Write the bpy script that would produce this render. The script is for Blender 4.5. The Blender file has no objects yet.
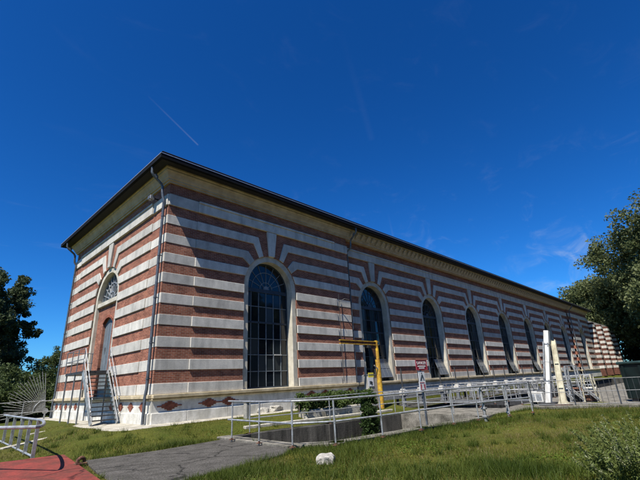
import bpy, bmesh, math, random
import numpy as np
from mathutils import Vector, Matrix
random.seed(7); np.random.seed(7)
scn = bpy.context.scene
col = scn.collection
R = math.radians

# ------------------------------------------------------------------ camera
CAM = np.array([-7.317, -16.600, 1.2]); FPX = 396.2
_yaw, _pit, _rol = R(46.43), R(19.786), R(-3.049)
_fw = np.array([math.sin(_yaw)*math.cos(_pit), math.cos(_yaw)*math.cos(_pit), math.sin(_pit)])
_r0 = np.array([math.cos(_yaw), -math.sin(_yaw), 0.0]); _u0 = np.cross(_r0, _fw)
_r = _r0*math.cos(_rol)+_u0*math.sin(_rol); _u = -_r0*math.sin(_rol)+_u0*math.cos(_rol)
cd = bpy.data.cameras.new('camera'); cam = bpy.data.objects.new('camera', cd); col.objects.link(cam)
cd.sensor_width = 36; cd.lens = FPX/640*36; cd.clip_start = 0.05; cd.clip_end = 5000
cam.matrix_world = Matrix(((_r[0], _u[0], -_fw[0], CAM[0]), (_r[1], _u[1], -_fw[1], CAM[1]), (_r[2], _u[2], -_fw[2], CAM[2]), (0, 0, 0, 1)))
scn.camera = cam
def pray(x, y): return _fw+_r*(x-320)/FPX-_u*(y-240)/FPX
def hit(x, y, ax, v):
    d = pray(x, y); return Vector(CAM+d*(v-CAM[ax])/d[ax])
def gp(x, y, z=-.4): return hit(x, y, 2, z)          # pixel ray meets a level surface
def yp(x, y, v): return hit(x, y, 1, v)              # ... meets a plane parallel to the long front

# ------------------------------------------------------------------ sky, sun, exposure
SUN = Vector((-3.16, -.96, 5.2)).normalized()
w = bpy.data.worlds.new('World'); scn.world = w; w.use_nodes = True
nt = w.node_tree; nt.nodes.clear()
def N(t, **k):
    n = nt.nodes.new(t)
    for a, b in k.items(): setattr(n, a, b)
    return n
def LK(a, b): nt.links.new(a, b)
out = N('ShaderNodeOutputWorld'); bg = N('ShaderNodeBackground'); sky = N('ShaderNodeTexSky')
sky.sky_type = 'NISHITA'; sky.sun_disc = False
sky.sun_elevation = math.asin(SUN.z); sky.sun_rotation = math.atan2(SUN.x, SUN.y)
sky.air_density = 1.0; sky.dust_density = .45; sky.ozone_density = 3.0; sky.altitude = 300
hs = N('ShaderNodeHueSaturation'); hs.inputs['Saturation'].default_value = 1.10; hs.inputs['Value'].default_value = .82
gm = N('ShaderNodeGamma'); gm.inputs['Gamma'].default_value = 1.28
tint = N('ShaderNodeMixRGB', blend_type='MULTIPLY'); tint.inputs['Fac'].default_value = 1; tint.inputs[2].default_value = (.60, 1.01, 1.37, 1)
LK(sky.outputs[0], tint.inputs[1]); LK(tint.outputs[0], hs.inputs['Color']); LK(hs.outputs[0], gm.inputs[0])
tc = N('ShaderNodeTexCoord')
def vm(op, a, b=None):
    n = N('ShaderNodeVectorMath', operation=op)
    LK(a, n.inputs[0])
    if b is not None:
        if isinstance(b, (tuple, list, Vector)): n.inputs[1].default_value = tuple(b)
        else: LK(b, n.inputs[1])
    return n
def mr(a, f0, f1, t0, t1, smooth=True):
    n = N('ShaderNodeMapRange'); n.interpolation_type = 'SMOOTHSTEP' if smooth else 'LINEAR'
    LK(a, n.inputs[0])
    for i, v in enumerate((f0, f1, t0, t1)): n.inputs[i+1].default_value = v
    return n.outputs[0]
def mul(a, b):
    n = N('ShaderNodeMath', operation='MULTIPLY'); LK(a, n.inputs[0])
    if isinstance(b, float): n.inputs[1].default_value = b
    else: LK(b, n.inputs[1])
    return n.outputs[0]
def add(a, b):
    n = N('ShaderNodeMath', operation='ADD', use_clamp=True); LK(a, n.inputs[0]); LK(b, n.inputs[1]); return n.outputs[0]
gen = tc.outputs['Generated']
mp = N('ShaderNodeMapping'); LK(gen, mp.inputs[0]); mp.inputs['Rotation'].default_value = (.3, .25, R(46)); mp.inputs['Scale'].default_value = (2.2, 9, 13)
nz = N('ShaderNodeTexNoise'); LK(mp.outputs[0], nz.inputs['Vector']); nz.inputs['Scale'].default_value = 1.6; nz.inputs['Detail'].default_value = 7; nz.inputs['Roughness'].default_value = .62; nz.inputs['Distortion'].default_value = .6
def streak(p0, p1, width, gain):                    # aircraft trail along the arc between two sky directions
    a = Vector(pray(*p0)).normalized(); b = Vector(pray(*p1)).normalized()
    n = a.cross(b).normalized(); m = (a+b).normalized(); t = (b-a).normalized()
    half = (b-a).length/2
    dn = vm('DOT_PRODUCT', gen, n).outputs['Value']
    ab = N('ShaderNodeMath', operation='ABSOLUTE'); LK(dn, ab.inputs[0])
    dt = vm('DOT_PRODUCT', gen, t).outputs['Value']
    dm = vm('DOT_PRODUCT', gen, m).outputs['Value']
    s = mul(mr(ab.outputs[0], 0, width, 1, 0), mr(dt, -half, half*.9, 0.05, 1, False))
    s = mul(s, mr(dt, half*.97, half*1.03, 1, 0)); s = mul(s, mr(dt, -half*1.02, -half*.9, 0, 1)); s = mul(s, mr(dm, .6, .7, 0, 1))
    return mul(mul(s, gain), mr(nz.outputs[0], .25, .6, .45, 1.1))
sep = N('ShaderNodeSeparateXYZ'); LK(gen, sep.inputs[0])
wisp = mul(mr(nz.outputs[0], .54, .85, 0, .16), mr(sep.outputs['Z'], .26, .50, 1, .10))
loc_w = mul(streak((478, 305), (596, 250), .085, 1.0), mr(nz.outputs[0], .40, .74, 0, .38))
tot = add(add(wisp, loc_w), streak((147, 95), (198, 145), .0028, .10))
tot = add(tot, streak((340, 30), (372, 140), .012, .009))
tot = add(tot, streak((388, 213), (393, 236), .004, .03))
mx = N('ShaderNodeMixRGB'); LK(tot, mx.inputs['Fac']); LK(gm.outputs[0], mx.inputs[1]); mx.inputs[2].default_value = (7.5, 8.6, 9.6, 1)
LK(mx.outputs[0], bg.inputs[0]); bg.inputs[1].default_value = .05
LK(bg.outputs[0], out.inputs[0])
sl = bpy.data.lights.new('sun', 'SUN'); sl.energy = 5.0; sl.angle = R(.53); sl.color = (1, .955, .88)
so = bpy.data.objects.new('sun', sl); col.objects.link(so); so.rotation_euler = SUN.to_track_quat('Z', 'Y').to_euler()
scn.view_settings.view_transform = 'Standard'; scn.view_settings.look = 'None'
scn.view_settings.exposure = 0.68; scn.view_settings.gamma = 1; scn.view_settings.use_curve_mapping = False

# ------------------------------------------------------------------ materials
MATS = {}
def mat(name, base, rough=.8, metal=0.0, var=.15, scale=3.0, bump=.0, bscale=60., coord='Object', c2=None, spec=.5, detail=6, streaks=False, fine=0.0, crack=0.0):
    """Principled material: base colour broken by two noises, optional vertical dirt streaks, fine relief."""
    m = bpy.data.materials.new(name); m.use_nodes = True; t = m.node_tree; b = t.nodes['Principled BSDF']
    n = lambda s: t.nodes.new(s)
    co = n('ShaderNodeTexCoord')
    v = co.outputs[coord]
    if streaks:
        mpn = n('ShaderNodeMapping'); t.links.new(v, mpn.inputs[0]); mpn.inputs['Scale'].default_value = (1, 1, .14); v2 = mpn.outputs[0]
    else: v2 = v
    n1 = n('ShaderNodeTexNoise'); t.links.new(v2, n1.inputs['Vector']); n1.inputs['Scale'].default_value = scale; n1.inputs['Detail'].default_value = detail; n1.inputs['Roughness'].default_value = .65
    rp = n('ShaderNodeValToRGB'); t.links.new(n1.outputs[0], rp.inputs[0])
    c2 = c2 or tuple(x*(1-2.6*var) for x in base)
    rp.color_ramp.elements[0].position = .33; rp.color_ramp.elements[0].color = (*[max(0, x) for x in c2], 1)
    rp.color_ramp.elements[1].position = .66; rp.color_ramp.elements[1].color = (*[min(1, x*(1+var*.5)) for x in base], 1)
    cout = rp.outputs[0]
    if fine:
        n3 = n('ShaderNodeTexNoise'); t.links.new(v, n3.inputs['Vector']); n3.inputs['Scale'].default_value = bscale*.6; n3.inputs['Detail'].default_value = 3
        r3 = n('ShaderNodeMapRange'); t.links.new(n3.outputs[0], r3.inputs[0]); r3.inputs[1].default_value = .25; r3.inputs[2].default_value = .75; r3.inputs[3].default_value = 1-fine; r3.inputs[4].default_value = 1+fine
        mm = n('ShaderNodeVectorMath'); mm.operation = 'SCALE'; t.links.new(cout, mm.inputs[0]); t.links.new(r3.outputs[0], mm.inputs['Scale']); cout = mm.outputs[0]
    if crack:
        nw = n('ShaderNodeTexNoise'); t.links.new(v, nw.inputs['Vector']); nw.inputs['Scale'].default_value = 1.5; nw.inputs['Detail'].default_value = 6
        va = n('ShaderNodeVectorMath'); va.operation = 'MULTIPLY_ADD'; t.links.new(nw.outputs['Color'], va.inputs[0]); va.inputs[1].default_value = (.9, .9, .9); t.links.new(v, va.inputs[2])
        vo = n('ShaderNodeTexVoronoi'); vo.feature = 'DISTANCE_TO_EDGE'; vo.inputs['Scale'].default_value = crack; t.links.new(va.outputs[0], vo.inputs['Vector'])
        rc = n('ShaderNodeMapRange'); t.links.new(vo.outputs['Distance'], rc.inputs[0]); rc.inputs[1].default_value = .004; rc.inputs[2].default_value = .018; rc.inputs[3].default_value = .35; rc.inputs[4].default_value = 1
        mc = n('ShaderNodeVectorMath'); mc.operation = 'SCALE'; t.links.new(cout, mc.inputs[0]); t.links.new(rc.outputs[0], mc.inputs['Scale']); cout = mc.outputs[0]
    if name.startswith('stone'):
        oi = n('ShaderNodeObjectInfo'); rr = n('ShaderNodeMapRange'); t.links.new(oi.outputs['Random'], rr.inputs[0]); rr.inputs[3].default_value = .80; rr.inputs[4].default_value = 1.07
        ms = n('ShaderNodeMapping'); t.links.new(v, ms.inputs[0]); ms.inputs['Scale'].default_value = (1.3, 1.3, .30); ns = n('ShaderNodeTexNoise'); t.links.new(ms.outputs[0], ns.inputs['Vector']); ns.inputs['Scale'].default_value = 2.4; ns.inputs['Detail'].default_value = 6
        rs = n('ShaderNodeMapRange'); t.links.new(ns.outputs[0], rs.inputs[0]); rs.inputs[1].default_value = .34; rs.inputs[2].default_value = .55; rs.inputs[3].default_value = .78; rs.inputs[4].default_value = 1.0
        mu = n('ShaderNodeMath'); mu.operation = 'MULTIPLY'; t.links.new(rr.outputs[0], mu.inputs[0]); t.links.new(rs.outputs[0], mu.inputs[1])
        m5 = n('ShaderNodeVectorMath'); m5.operation = 'SCALE'; t.links.new(cout, m5.inputs[0]); t.links.new(mu.outputs[0], m5.inputs['Scale']); cout = m5.outputs[0]
    t.links.new(cout, b.inputs['Base Color'])
    b.inputs['Roughness'].default_value = rough; b.inputs['Metallic'].default_value = metal; b.inputs['Specular IOR Level'].default_value = spec
    if bump:
        n2 = n('ShaderNodeTexNoise'); t.links.new(v, n2.inputs['Vector']); n2.inputs['Scale'].default_value = bscale; n2.inputs['Detail'].default_value = 5
        bp = n('ShaderNodeBump'); bp.inputs['Strength'].default_value = bump; bp.inputs['Distance'].default_value = .02
        t.links.new(n2.outputs[0], bp.inputs['Height']); t.links.new(bp.outputs[0], b.inputs['Normal'])
    MATS[name] = m; return m
def brick_mat(name, axis):
    m = bpy.data.materials.new(name); m.use_nodes = True; t = m.node_tree; b = t.nodes['Principled BSDF']
    n = lambda s: t.nodes.new(s); L = t.links.new
    co = n('ShaderNodeTexCoord'); s = n('ShaderNodeSeparateXYZ'); c = n('ShaderNodeCombineXYZ'); L(co.outputs['Object'], s.inputs[0])
    L(s.outputs[axis], c.inputs['X']); L(s.outputs['Z'], c.inputs['Y'])
    br = n('ShaderNodeTexBrick'); L(c.outputs[0], br.inputs['Vector'])
    br.inputs['Scale'].default_value = 1; br.inputs['Brick Width'].default_value = .225; br.inputs['Row Height'].default_value = .07
    br.inputs['Mortar Size'].default_value = .008; br.inputs['Mortar Smooth'].default_value = .3
    br.inputs['Color1'].default_value = (.230, .062, .034, 1); br.inputs['Color2'].default_value = (.40, .140, .078, 1); br.inputs['Mortar'].default_value = (.36, .28, .21, 1)
    br.inputs['Bias'].default_value = -.1
    nn = n('ShaderNodeTexNoise'); L(co.outputs['Object'], nn.inputs['Vector']); nn.inputs['Scale'].default_value = 1.7; nn.inputs['Detail'].default_value = 8; nn.inputs['Roughness'].default_value = .7
    mrn = n('ShaderNodeMapRange'); L(nn.outputs[0], mrn.inputs[0]); mrn.inputs[1].default_value = .3; mrn.inputs[2].default_value = .72; mrn.inputs[3].default_value = .50; mrn.inputs[4].default_value = 1.18
    mm = n('ShaderNodeVectorMath'); mm.operation = 'SCALE'; L(br.outputs['Color'], mm.inputs[0]); L(mrn.outputs[0], mm.inputs['Scale'])
    L(mm.outputs[0], b.inputs['Base Color']); b.inputs['Roughness'].default_value = .88; b.inputs['Specular IOR Level'].default_value = .25
    bp = n('ShaderNodeBump'); bp.inputs['Strength'].default_value = .6; bp.inputs['Distance'].default_value = .012; bp.invert = True
    L(br.outputs['Fac'], bp.inputs['Height']); L(bp.outputs[0], b.inputs['Normal'])
    MATS[name] = m
brick_mat('brick_long', 'X'); brick_mat('brick_end', 'Y')
mat('stone', (.60, .57, .50), .9, var=.10, scale=1.6, bump=.25, bscale=45, c2=(.47, .45, .40), spec=.25, fine=.10)
mat('stone_plinth', (.66, .64, .58), .9, var=.12, scale=2.2, bump=.3, bscale=30, c2=(.46, .44, .37), spec=.25, fine=.08)
mat('stone_cream', (.60, .56, .46), .85, var=.1, scale=2.5, bump=.15, bscale=40, c2=(.44, .40, .31), spec=.3)
mat('cornice_cream', (.50, .41, .28), .75, var=.1, scale=2.0, c2=(.36, .28, .18), spec=.3)
mat('brick_plain', (.30, .10, .06), .9, var=.25, scale=9, bump=.3, bscale=80, spec=.25)
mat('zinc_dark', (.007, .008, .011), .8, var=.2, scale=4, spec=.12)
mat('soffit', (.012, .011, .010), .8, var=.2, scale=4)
mat('gutter_edge', (.50, .50, .50), .4, metal=.7, var=.1, scale=6)
mat('pipe_zinc', (.15, .165, .18), .5, metal=.55, var=.2, scale=5)
mat('steel_grey', (.29, .30, .31), .5, metal=.6, var=.15, scale=9, bump=.05, bscale=90)
mat('galv', (.43, .445, .45), .46, metal=.5, var=.2, scale=7, c2=(.24, .235, .22), fine=.12)
mat('galv_bright', (.38, .39, .39), .5, metal=.4, var=.25, scale=7, c2=(.17, .16, .14), fine=.12)
mat('steel_dark', (.06, .06, .06), .6, metal=.3, var=.2, scale=8)
mat('frame_blue', (.035, .05, .065), .5, var=.2, scale=6)
mat('muntin_grey', (.20, .23, .245), .5, var=.15, scale=8)
mat('muntin_dark', (.045, .06, .075), .5, var=.2, scale=8)
mat('ledge_tan', (.50, .42, .28), .85, var=.15, scale=2.2, bump=.2, bscale=40, c2=(.30, .24, .14), spec=.25, fine=.1)
mat('concrete', (.34, .325, .29), .92, var=.2, scale=1.8, bump=.4, bscale=35, c2=(.19, .18, .155), spec=.25, fine=.15)
mat('concrete_pale', (.47, .44, .37), .92, var=.2, scale=2.0, bump=.4, bscale=30, c2=(.20, .18, .13), spec=.2, fine=.2, detail=10)
mat('concrete_weathered', (.20, .185, .155), .95, var=.3, scale=2.2, bump=.5, bscale=30, c2=(.065, .060, .048), spec=.2, fine=.25, detail=10)
mat('concrete_dark', (.075, .071, .062), .95, var=.4, scale=2.6, bump=.5, bscale=22, c2=(.012, .012, .010), streaks=True, spec=.2, fine=.15)
mat('asphalt_path', (.090, .083, .074), .95, var=.2, scale=2.6, bump=.9, bscale=45, c2=(.050, .047, .040), spec=.15, fine=.6, detail=12, crack=.45)
mat('red_paint', (.215, .040, .030), .85, var=.2, scale=2.2, detail=12, crack=.35, bump=.25, bscale=40, c2=(.095, .034, .025), spec=.2, fine=.25)
mat('yellow_paint', (.60, .37, .025), .55, var=.12, scale=5, c2=(.22, .10, .025), detail=10, fine=.1)
mat('rust', (.16, .07, .04), .9, var=.4, scale=14, bump=.4, bscale=60)
mat('white_paint', (.70, .70, .67), .55, var=.08, scale=2.6, c2=(.36, .33, .28), detail=10, streaks=True)
mat('beige_paint', (.50, .47, .34), .65, var=.12, scale=3, c2=(.24, .20, .13), detail=10)
mat('sign_red', (.36, .012, .035), .45, var=.06, scale=5)
mat('sign_pink', (.42, .10, .13), .5, var=.06, scale=5)
mat('sign_white', (.78, .78, .77), .45, var=.04, scale=5)
mat('sign_dark', (.06, .08, .10), .5, var=.1)
mat('sign_yellow', (.72, .60, .06), .5, var=.05)
mat('container_green', (.006, .015, .014), .45, var=.2, scale=3)
mat('container_lid', (.022, .05, .045), .5, var=.2, scale=3)
mat('door_grey', (.15, .17, .18), .5, var=.1, scale=3)
mat('black', (.01, .01, .01), .7, var=.1)
mat('rubble_white', (.40, .38, .34), .95, var=.15, scale=5, bump=.8, bscale=18, c2=(.26, .24, .20), fine=.2, detail=10)
mat('fence_dark', (.09, .095, .10), .5, metal=.4, var=.2, scale=6)
mat('brick_dark', (.15, .065, .045), .9, var=.25, scale=7, bump=.3, bscale=60, spec=.2)
mat('bark', (.09, .07, .05), .95, var=.35, scale=6, bump=.8, bscale=18)
mat('rubble', (.46, .44, .39), .95, var=.2, scale=5, bump=.8, bscale=18, c2=(.22, .20, .16), fine=.2, detail=10)
def glass_mat(name, c, rough=.05):
    m = bpy.data.materials.new(name); m.use_nodes = True; b = m.node_tree.nodes['Principled BSDF']; t = m.node_tree
    b.inputs['Base Color'].default_value = (*c, 1); b.inputs['Roughness'].default_value = rough; b.inputs['IOR'].default_value = 1.5
    co = t.nodes.new('ShaderNodeTexCoord'); n2 = t.nodes.new('ShaderNodeTexNoise'); n2.inputs['Scale'].default_value = 1.3; n2.inputs['Detail'].default_value = 2
    t.links.new(co.outputs['Object'], n2.inputs['Vector'])
    bp = t.nodes.new('ShaderNodeBump'); bp.inputs['Strength'].default_value = .10; bp.inputs['Distance'].default_value = .05
    t.links.new(n2.outputs[0], bp.inputs['Height']); t.links.new(bp.outputs[0], b.inputs['Normal'])
    MATS[name] = m
glass_mat('glass_dark', (.006, .009, .013)); glass_mat('glass_dusty', (.016, .022, .026), .12); glass_mat('glass_grimy', (.036, .042, .042), .25); glass_mat('glass_frost', (.10, .11, .115), .25); glass_mat('glass_fan', (.05, .07, .08), .08)
glass_mat('water', (.012, .016, .012), .08)
def leaf_mat(name, c1, c2, scale=.5, trans=.35):
    m = bpy.data.materials.new(name); m.use_nodes = True; t = m.node_tree; t.nodes.clear(); n = lambda s: t.nodes.new(s); L = t.links.new
    co = n('ShaderNodeTexCoord'); n1 = n('ShaderNodeTexNoise'); L(co.outputs['Object'], n1.inputs['Vector']); n1.inputs['Scale'].default_value = scale; n1.inputs['Detail'].default_value = 8; n1.inputs['Roughness'].default_value = .7
    rp = n('ShaderNodeValToRGB'); L(n1.outputs[0], rp.inputs[0]); rp.color_ramp.elements[0].position = .35; rp.color_ramp.elements[1].position = .65
    rp.color_ramp.elements[0].color = (*c1, 1); rp.color_ramp.elements[1].color = (*c2, 1)
    d = n('ShaderNodeBsdfPrincipled'); L(rp.outputs[0], d.inputs['Base Color']); d.inputs['Roughness'].default_value = .6; d.inputs['Specular IOR Level'].default_value = .2
    tr = n('ShaderNodeBsdfTranslucent'); L(rp.outputs[0], tr.inputs[0]); mxs = n('ShaderNodeMixShader'); mxs.inputs[0].default_value = trans
    o = n('ShaderNodeOutputMaterial'); L(d.outputs[0], mxs.inputs[1]); L(tr.outputs[0], mxs.inputs[2]); L(mxs.outputs[0], o.inputs[0])
    MATS[name] = m
leaf_mat('leaf_oak', (.060, .085, .028), (.175, .190, .080), .9)
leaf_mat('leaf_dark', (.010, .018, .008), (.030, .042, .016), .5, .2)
leaf_mat('leaf_poplar', (.036, .056, .023), (.10, .125, .058), 1.2)
leaf_mat('leaf_bush', (.034, .054, .016), (.100, .130, .042), 1.2)
leaf_mat('leaf_hedge', (.035, .065, .014), (.11, .15, .04), 2.5)
leaf_mat('leaf_ivy', (.020, .040, .010), (.05, .085, .02), 3)
leaf_mat('leaf_weed', (.07, .10, .018), (.17, .20, .06), 3)
leaf_mat('seed_head', (.19, .21, .10), (.32, .33, .19), 6)
leaf_mat('blade', (.050, .072, .006), (.175, .145, .026), .7)
leaf_mat('blade_dry', (.16, .125, .05), (.26, .21, .10), 2)
leaf_mat('clover', (.06, .105, .010), (.14, .19, .025), 2)
leaf_mat('blade_lush', (.036, .062, .006), (.095, .120, .018), 1.2)
# lawn soil/turf
m = mat('turf', (.082, .070, .018), .95, var=.2, scale=.55, bump=.8, bscale=25, c2=(.042, .056, .008), spec=.1, detail=10, fine=.35)
nt2 = m.node_tree; rp = [n for n in nt2.nodes if n.type == 'VALTORGB'][0]
e = rp.color_ramp.elements.new(.62); e.color = (.080, .080, .014, 1); rp.color_ramp.elements[-1].position = .74; rp.color_ramp.elements[-1].color = (.13, .092, .042, 1)

# ------------------------------------------------------------------ mesh building
class MB:
    def __init__(s): s.v = []; s.f = []
    def poly(s, pts):
        i = len(s.v); s.v += [tuple(p) for p in pts]; s.f.append(tuple(range(i, i+len(pts)))); return s
    def box(s, x0, x1, y0, y1, z0, z1):
        i = len(s.v)
        s.v += [(x0, y0, z0), (x1, y0, z0), (x1, y1, z0), (x0, y1, z0), (x0, y0, z1), (x1, y0, z1), (x1, y1, z1), (x0, y1, z1)]
        s.f += [tuple(i+k for k in q) for q in ((3, 2, 1, 0), (4, 5, 6, 7), (0, 1, 5, 4), (1, 2, 6, 5), (2, 3, 7, 6), (3, 0, 4, 7))]; return s
    def bar(s, a, b, w, h=None, up=(0, 0, 1)):
        a = Vector(a); b = Vector(b); h = h or w; d = (b-a).normalized(); u = Vector(up)
        if abs(d.dot(u)) > .98: u = Vector((0, 1, 0))
        x = d.cross(u).normalized(); y = x.cross(d).normalized(); i = len(s.v)
        for p in (a, b):
            for sx, sy in ((-1, -1), (1, -1), (1, 1), (-1, 1)): s.v.append(tuple(p+x*sx*w/2+y*sy*h/2))
        s.f += [tuple(i+k for k in q) for q in ((3, 2, 1, 0), (4, 5, 6, 7), (0, 1, 5, 4), (1, 2, 6, 5), (2, 3, 7, 6), (3, 0, 4, 7))]; return s
    def tube(s, pts, r, n=8, cap=True):
        pts = [Vector(p) for p in pts]; rs = r if isinstance(r, (list, tuple)) else [r]*len(pts)
        d0 = (pts[1]-pts[0]).normalized(); up = Vector((0, 0, 1)) if abs(d0.z) < .9 else Vector((1, 0, 0))
        x = d0.cross(up).normalized(); base = len(s.v)
        for k, p in enumerate(pts):
            if k == 0: d = d0
            elif k == len(pts)-1: d = (pts[k]-pts[k-1]).normalized()
            else: d = ((pts[k]-pts[k-1]).normalized()+(pts[k+1]-pts[k]).normalized()).normalized()
            x = (x-d*x.dot(d)).normalized(); y = d.cross(x)
            for j in range(n):
                a = 2*math.pi*j/n; s.v.append(tuple(p+(x*math.cos(a)+y*math.sin(a))*rs[k]))
        for k in range(len(pts)-1):
            for j in range(n):
                a = base+k*n+j; b = base+k*n+(j+1) % n; s.f.append((a, b, b+n, a+n))
        if cap: s.f += [tuple(base+j for j in reversed(range(n))), tuple(base+(len(pts)-1)*n+j for j in range(n))]
        return s
    def prism(s, poly, M, d0, d1):
        """2-D outline (u,z) extruded from depth d0 to d1; M maps (u,z,d) to space."""
        n = len(poly); i = len(s.v)
        s.v += [tuple(M(u, z, d0)) for u, z in poly]+[tuple(M(u, z, d1)) for u, z in poly]
        s.f += [tuple(i+k for k in reversed(range(n))), tuple(i+n+k for k in range(n))]
        for k in range(n): j = (k+1) % n; s.f.append((i+k, i+j, i+n+j, i+n+k))
        return s
    def mesh(s, name, mt, smooth=False, bevel=0):
        me = bpy.data.meshes.new(name); me.from_pydata(s.v, [], s.f)
        bm = bmesh.new(); bm.from_mesh(me); bmesh.ops.recalc_face_normals(bm, faces=bm.faces[:])
        if bevel:
            ed = [e for e in bm.edges if len(e.link_faces) == 2 and e.calc_face_angle(0) > .6]
            bmesh.ops.bevel(bm, geom=ed, offset=bevel, segments=1, affect='EDGES', clamp_overlap=True)
        bm.to_mesh(me); bm.free()
        if smooth:
            me.polygons.foreach_set('use_smooth', [True]*len(me.polygons))
            try: me.set_sharp_from_angle(angle=R(40))
            except Exception: pass
        if isinstance(mt, str): me.materials.append(MATS[mt])
        return me
    def build(s, name, mt, parent=None, smooth=False, bevel=0):
        return inst(name, s.mesh(name, mt, smooth, bevel), parent)
def inst(name, me, parent=None, loc=None, rot=None):
    o = bpy.data.objects.new(name, me); col.objects.link(o)
    if parent: o.parent = parent
    if loc is not None: o.location = loc
    if rot is not None: o.rotation_euler = rot
    return o
def tag(o, label=None, cat=None, group=None, kind=None):
    if label: o['label'] = label
    if cat: o['category'] = cat
    if group: o['group'] = group
    if kind: o['kind'] = kind
    return o
def thing(name, label, cat, loc=(0, 0, 0), group=None, rz=0):
    o = bpy.data.objects.new(name, None); col.objects.link(o); o.location = loc; o.rotation_euler = (0, 0, rz); o.empty_display_size = .2
    return tag(o, label, cat, group)
def npmesh(name, verts, faces_n, mt, parent=None):
    """verts (n*k,3) array, consecutive k-gons."""
    k = faces_n; nf = len(verts)//k
    me = bpy.data.meshes.new(name); me.vertices.add(len(verts)); me.vertices.foreach_set('co', np.ascontiguousarray(verts, dtype=np.float32).ravel())
    me.loops.add(len(verts)); me.loops.foreach_set('vertex_index', np.arange(len(verts), dtype=np.int32))
    me.polygons.add(nf); me.polygons.foreach_set('loop_start', np.arange(0, len(verts), k, dtype=np.int32)); me.polygons.foreach_set('loop_total', np.full(nf, k, dtype=np.int32))
    me.update(calc_edges=True); me.materials.append(MATS[mt]); return inst(name, me, parent)
def sm(a, b, x): t = max(0., min(1., (x-a)/(b-a))); return t*t*(3-2*t)

# ------------------------------------------------------------------ ground
WID = 13.85; LEN = 80.7
def bdist(x, y):
    dx = max(-x, 0, x-LEN); dy = max(-y, 0, y-WID); return math.hypot(dx, dy)
def zg(x, y):
    d = bdist(x, y)+4.5*sm(12.6, 13.3, x)*(1 if y < 0 else 0)
    return -.02-.38*sm(1.6, 4.5, d)+.018*math.sin(x*1.3+y*.7)*sm(2, 5, d)+.012*math.sin(x*.5-y*2.1)*sm(2, 5, d)
PIT = [(.98, -4.30), (.72, -7.55), (1.5, -8.33), (5.0, -8.80), (8.7, -9.1), (9.5, -9.0), (9.6, -5.1), (7.2, -4.78), (5.25, -4.78), (1.86, -4.05)]
def grow(P, o):
    n = len(P); out = []
    for i in range(n):
        a, b, c = Vector(P[i-1]), Vector(P[i]), Vector(P[(i+1) % n]); e1 = (b-a).normalized(); e2 = (c-b).normalized()
        n1 = Vector((-e1.y, e1.x)); n2 = Vector((-e2.y, e2.x)); q = (n1+n2).normalized(); out.append(tuple(b-q*o/max(.5, q.dot(n1))))
    return out
PITX = grow(PIT, .17)
def inpoly(x, y, P):
    c = False; j = len(P)-1
    for i in range(len(P)):
        (xi, yi), (xj, yj) = P[i], P[j]
        if (yi > y) != (yj > y) and x < (xj-xi)*(y-yi)/(yj-yi)+xi: c = not c
        j = i
    return c
xs = [-900, -400, -150, -70, -40, -25, -18]+[-14+.2*i for i in range(151)]+[17, 19, 22, 27, 35, 50, 70, 84, 100, 130, 200, 400, 900]
ys = [-900, -400, -150, -70, -40, -28, -22]+[-19+.2*i for i in range(96)]+[.6, 1.5, 3, 5, 8, 11, 14, 17, 21, 30, 45, 70, 120, 250, 500, 900]
vs = [(x, y, zg(x, y)) for y in ys for x in xs]; nx = len(xs); fs = []
for j in range(len(ys)-1):
    for i in range(nx-1):
        cxx, cyy = (xs[i]+xs[i+1])/2, (ys[j]+ys[j+1])/2
        if inpoly(cxx, cyy, PITX) or (13.4 < cxx < 70 and -8.4 < cyy < -3.2): continue
        a = j*nx+i; fs.append((a, a+1, a+1+nx, a+nx))
mb = MB(); mb.v = vs; mb.f = fs; tag(mb.build('lawn', 'turf', smooth=True), kind='structure')
def slab(name, P, z0, z1, mt, bevel=0):
    m = MB(); m.prism(P, lambda u, z, d: (u, z, d), z0, z1); return tag(m.build(name, mt, bevel=bevel), kind='structure')
slab('pavement', [(-.75, 15.5), (-.7, 8.2), (-.95, 7.0), (-.85, 5.4), (-1.5, 4.1), (-1.62, 2.6), (-1.5, 1.4), (-1.75, .3), (-1.6, -.8), (-1.15, -1.25), (-.2, -1.1), (1.5, -1.15), (4, -1.0), (8, -1.1), (12.6, -1.0), (12.6, .2), (.2, .2), (.2, 15.5)], -.3, -.004, 'concrete_pale', .02)
slab('path', [(-3.46, -4.2), (-1.6, -4.45), (.55, -4.25), (.34, -7.9), (-.3, -8.35), (-1.6, -8.55), (-2.9, -8.75), (-4.2, -9.4), (-4.6, -12.5), (-4.0, -7.4)], -.6, -.368, 'asphalt_path', .02)
slab('deck', [(9.9, -4.2), (9.9, -9.0), (13.3, -9.8), (13.3, -4.2)], -.7, -.372, 'concrete_weathered', .02)
slab('deck', [(13.3, .24), (13.3, -3.1), (75, -3.1), (75, .24)], -3, -.374, 'concrete_dark', .02)
slab('deck', [(13.3, -8.3), (13.3, -9.85), (14.6, -13.6), (17, -22), (75, -22), (75, -8.3)], -3, -.376, 'concrete_weathered', .02)
slab('canal_bed', [(13, -8.6), (72, -8.6), (72, -3.0), (13, -3.0)], -3.2, -2.9, 'concrete_dark')
slab('canal_end', [(69.9, -8.5), (70.3, -8.5), (70.3, -3.05), (69.9, -3.05)], -3, -.38, 'concrete_dark')
slab('canal_side', [(13.15, -8.32), (13.45, -8.32), (13.45, -3.08), (13.15, -3.08)], -3, -.378, 'concrete_dark')
slab('canal_water', [(13.2, -8.4), (70, -8.4), (70, -3.0), (13.2, -3.0)], -2.2, -2.0, 'water')
slab('ramp_floor', [(p[0], p[1]) for p in PIT], -1.9, -1.55, 'concrete')
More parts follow.
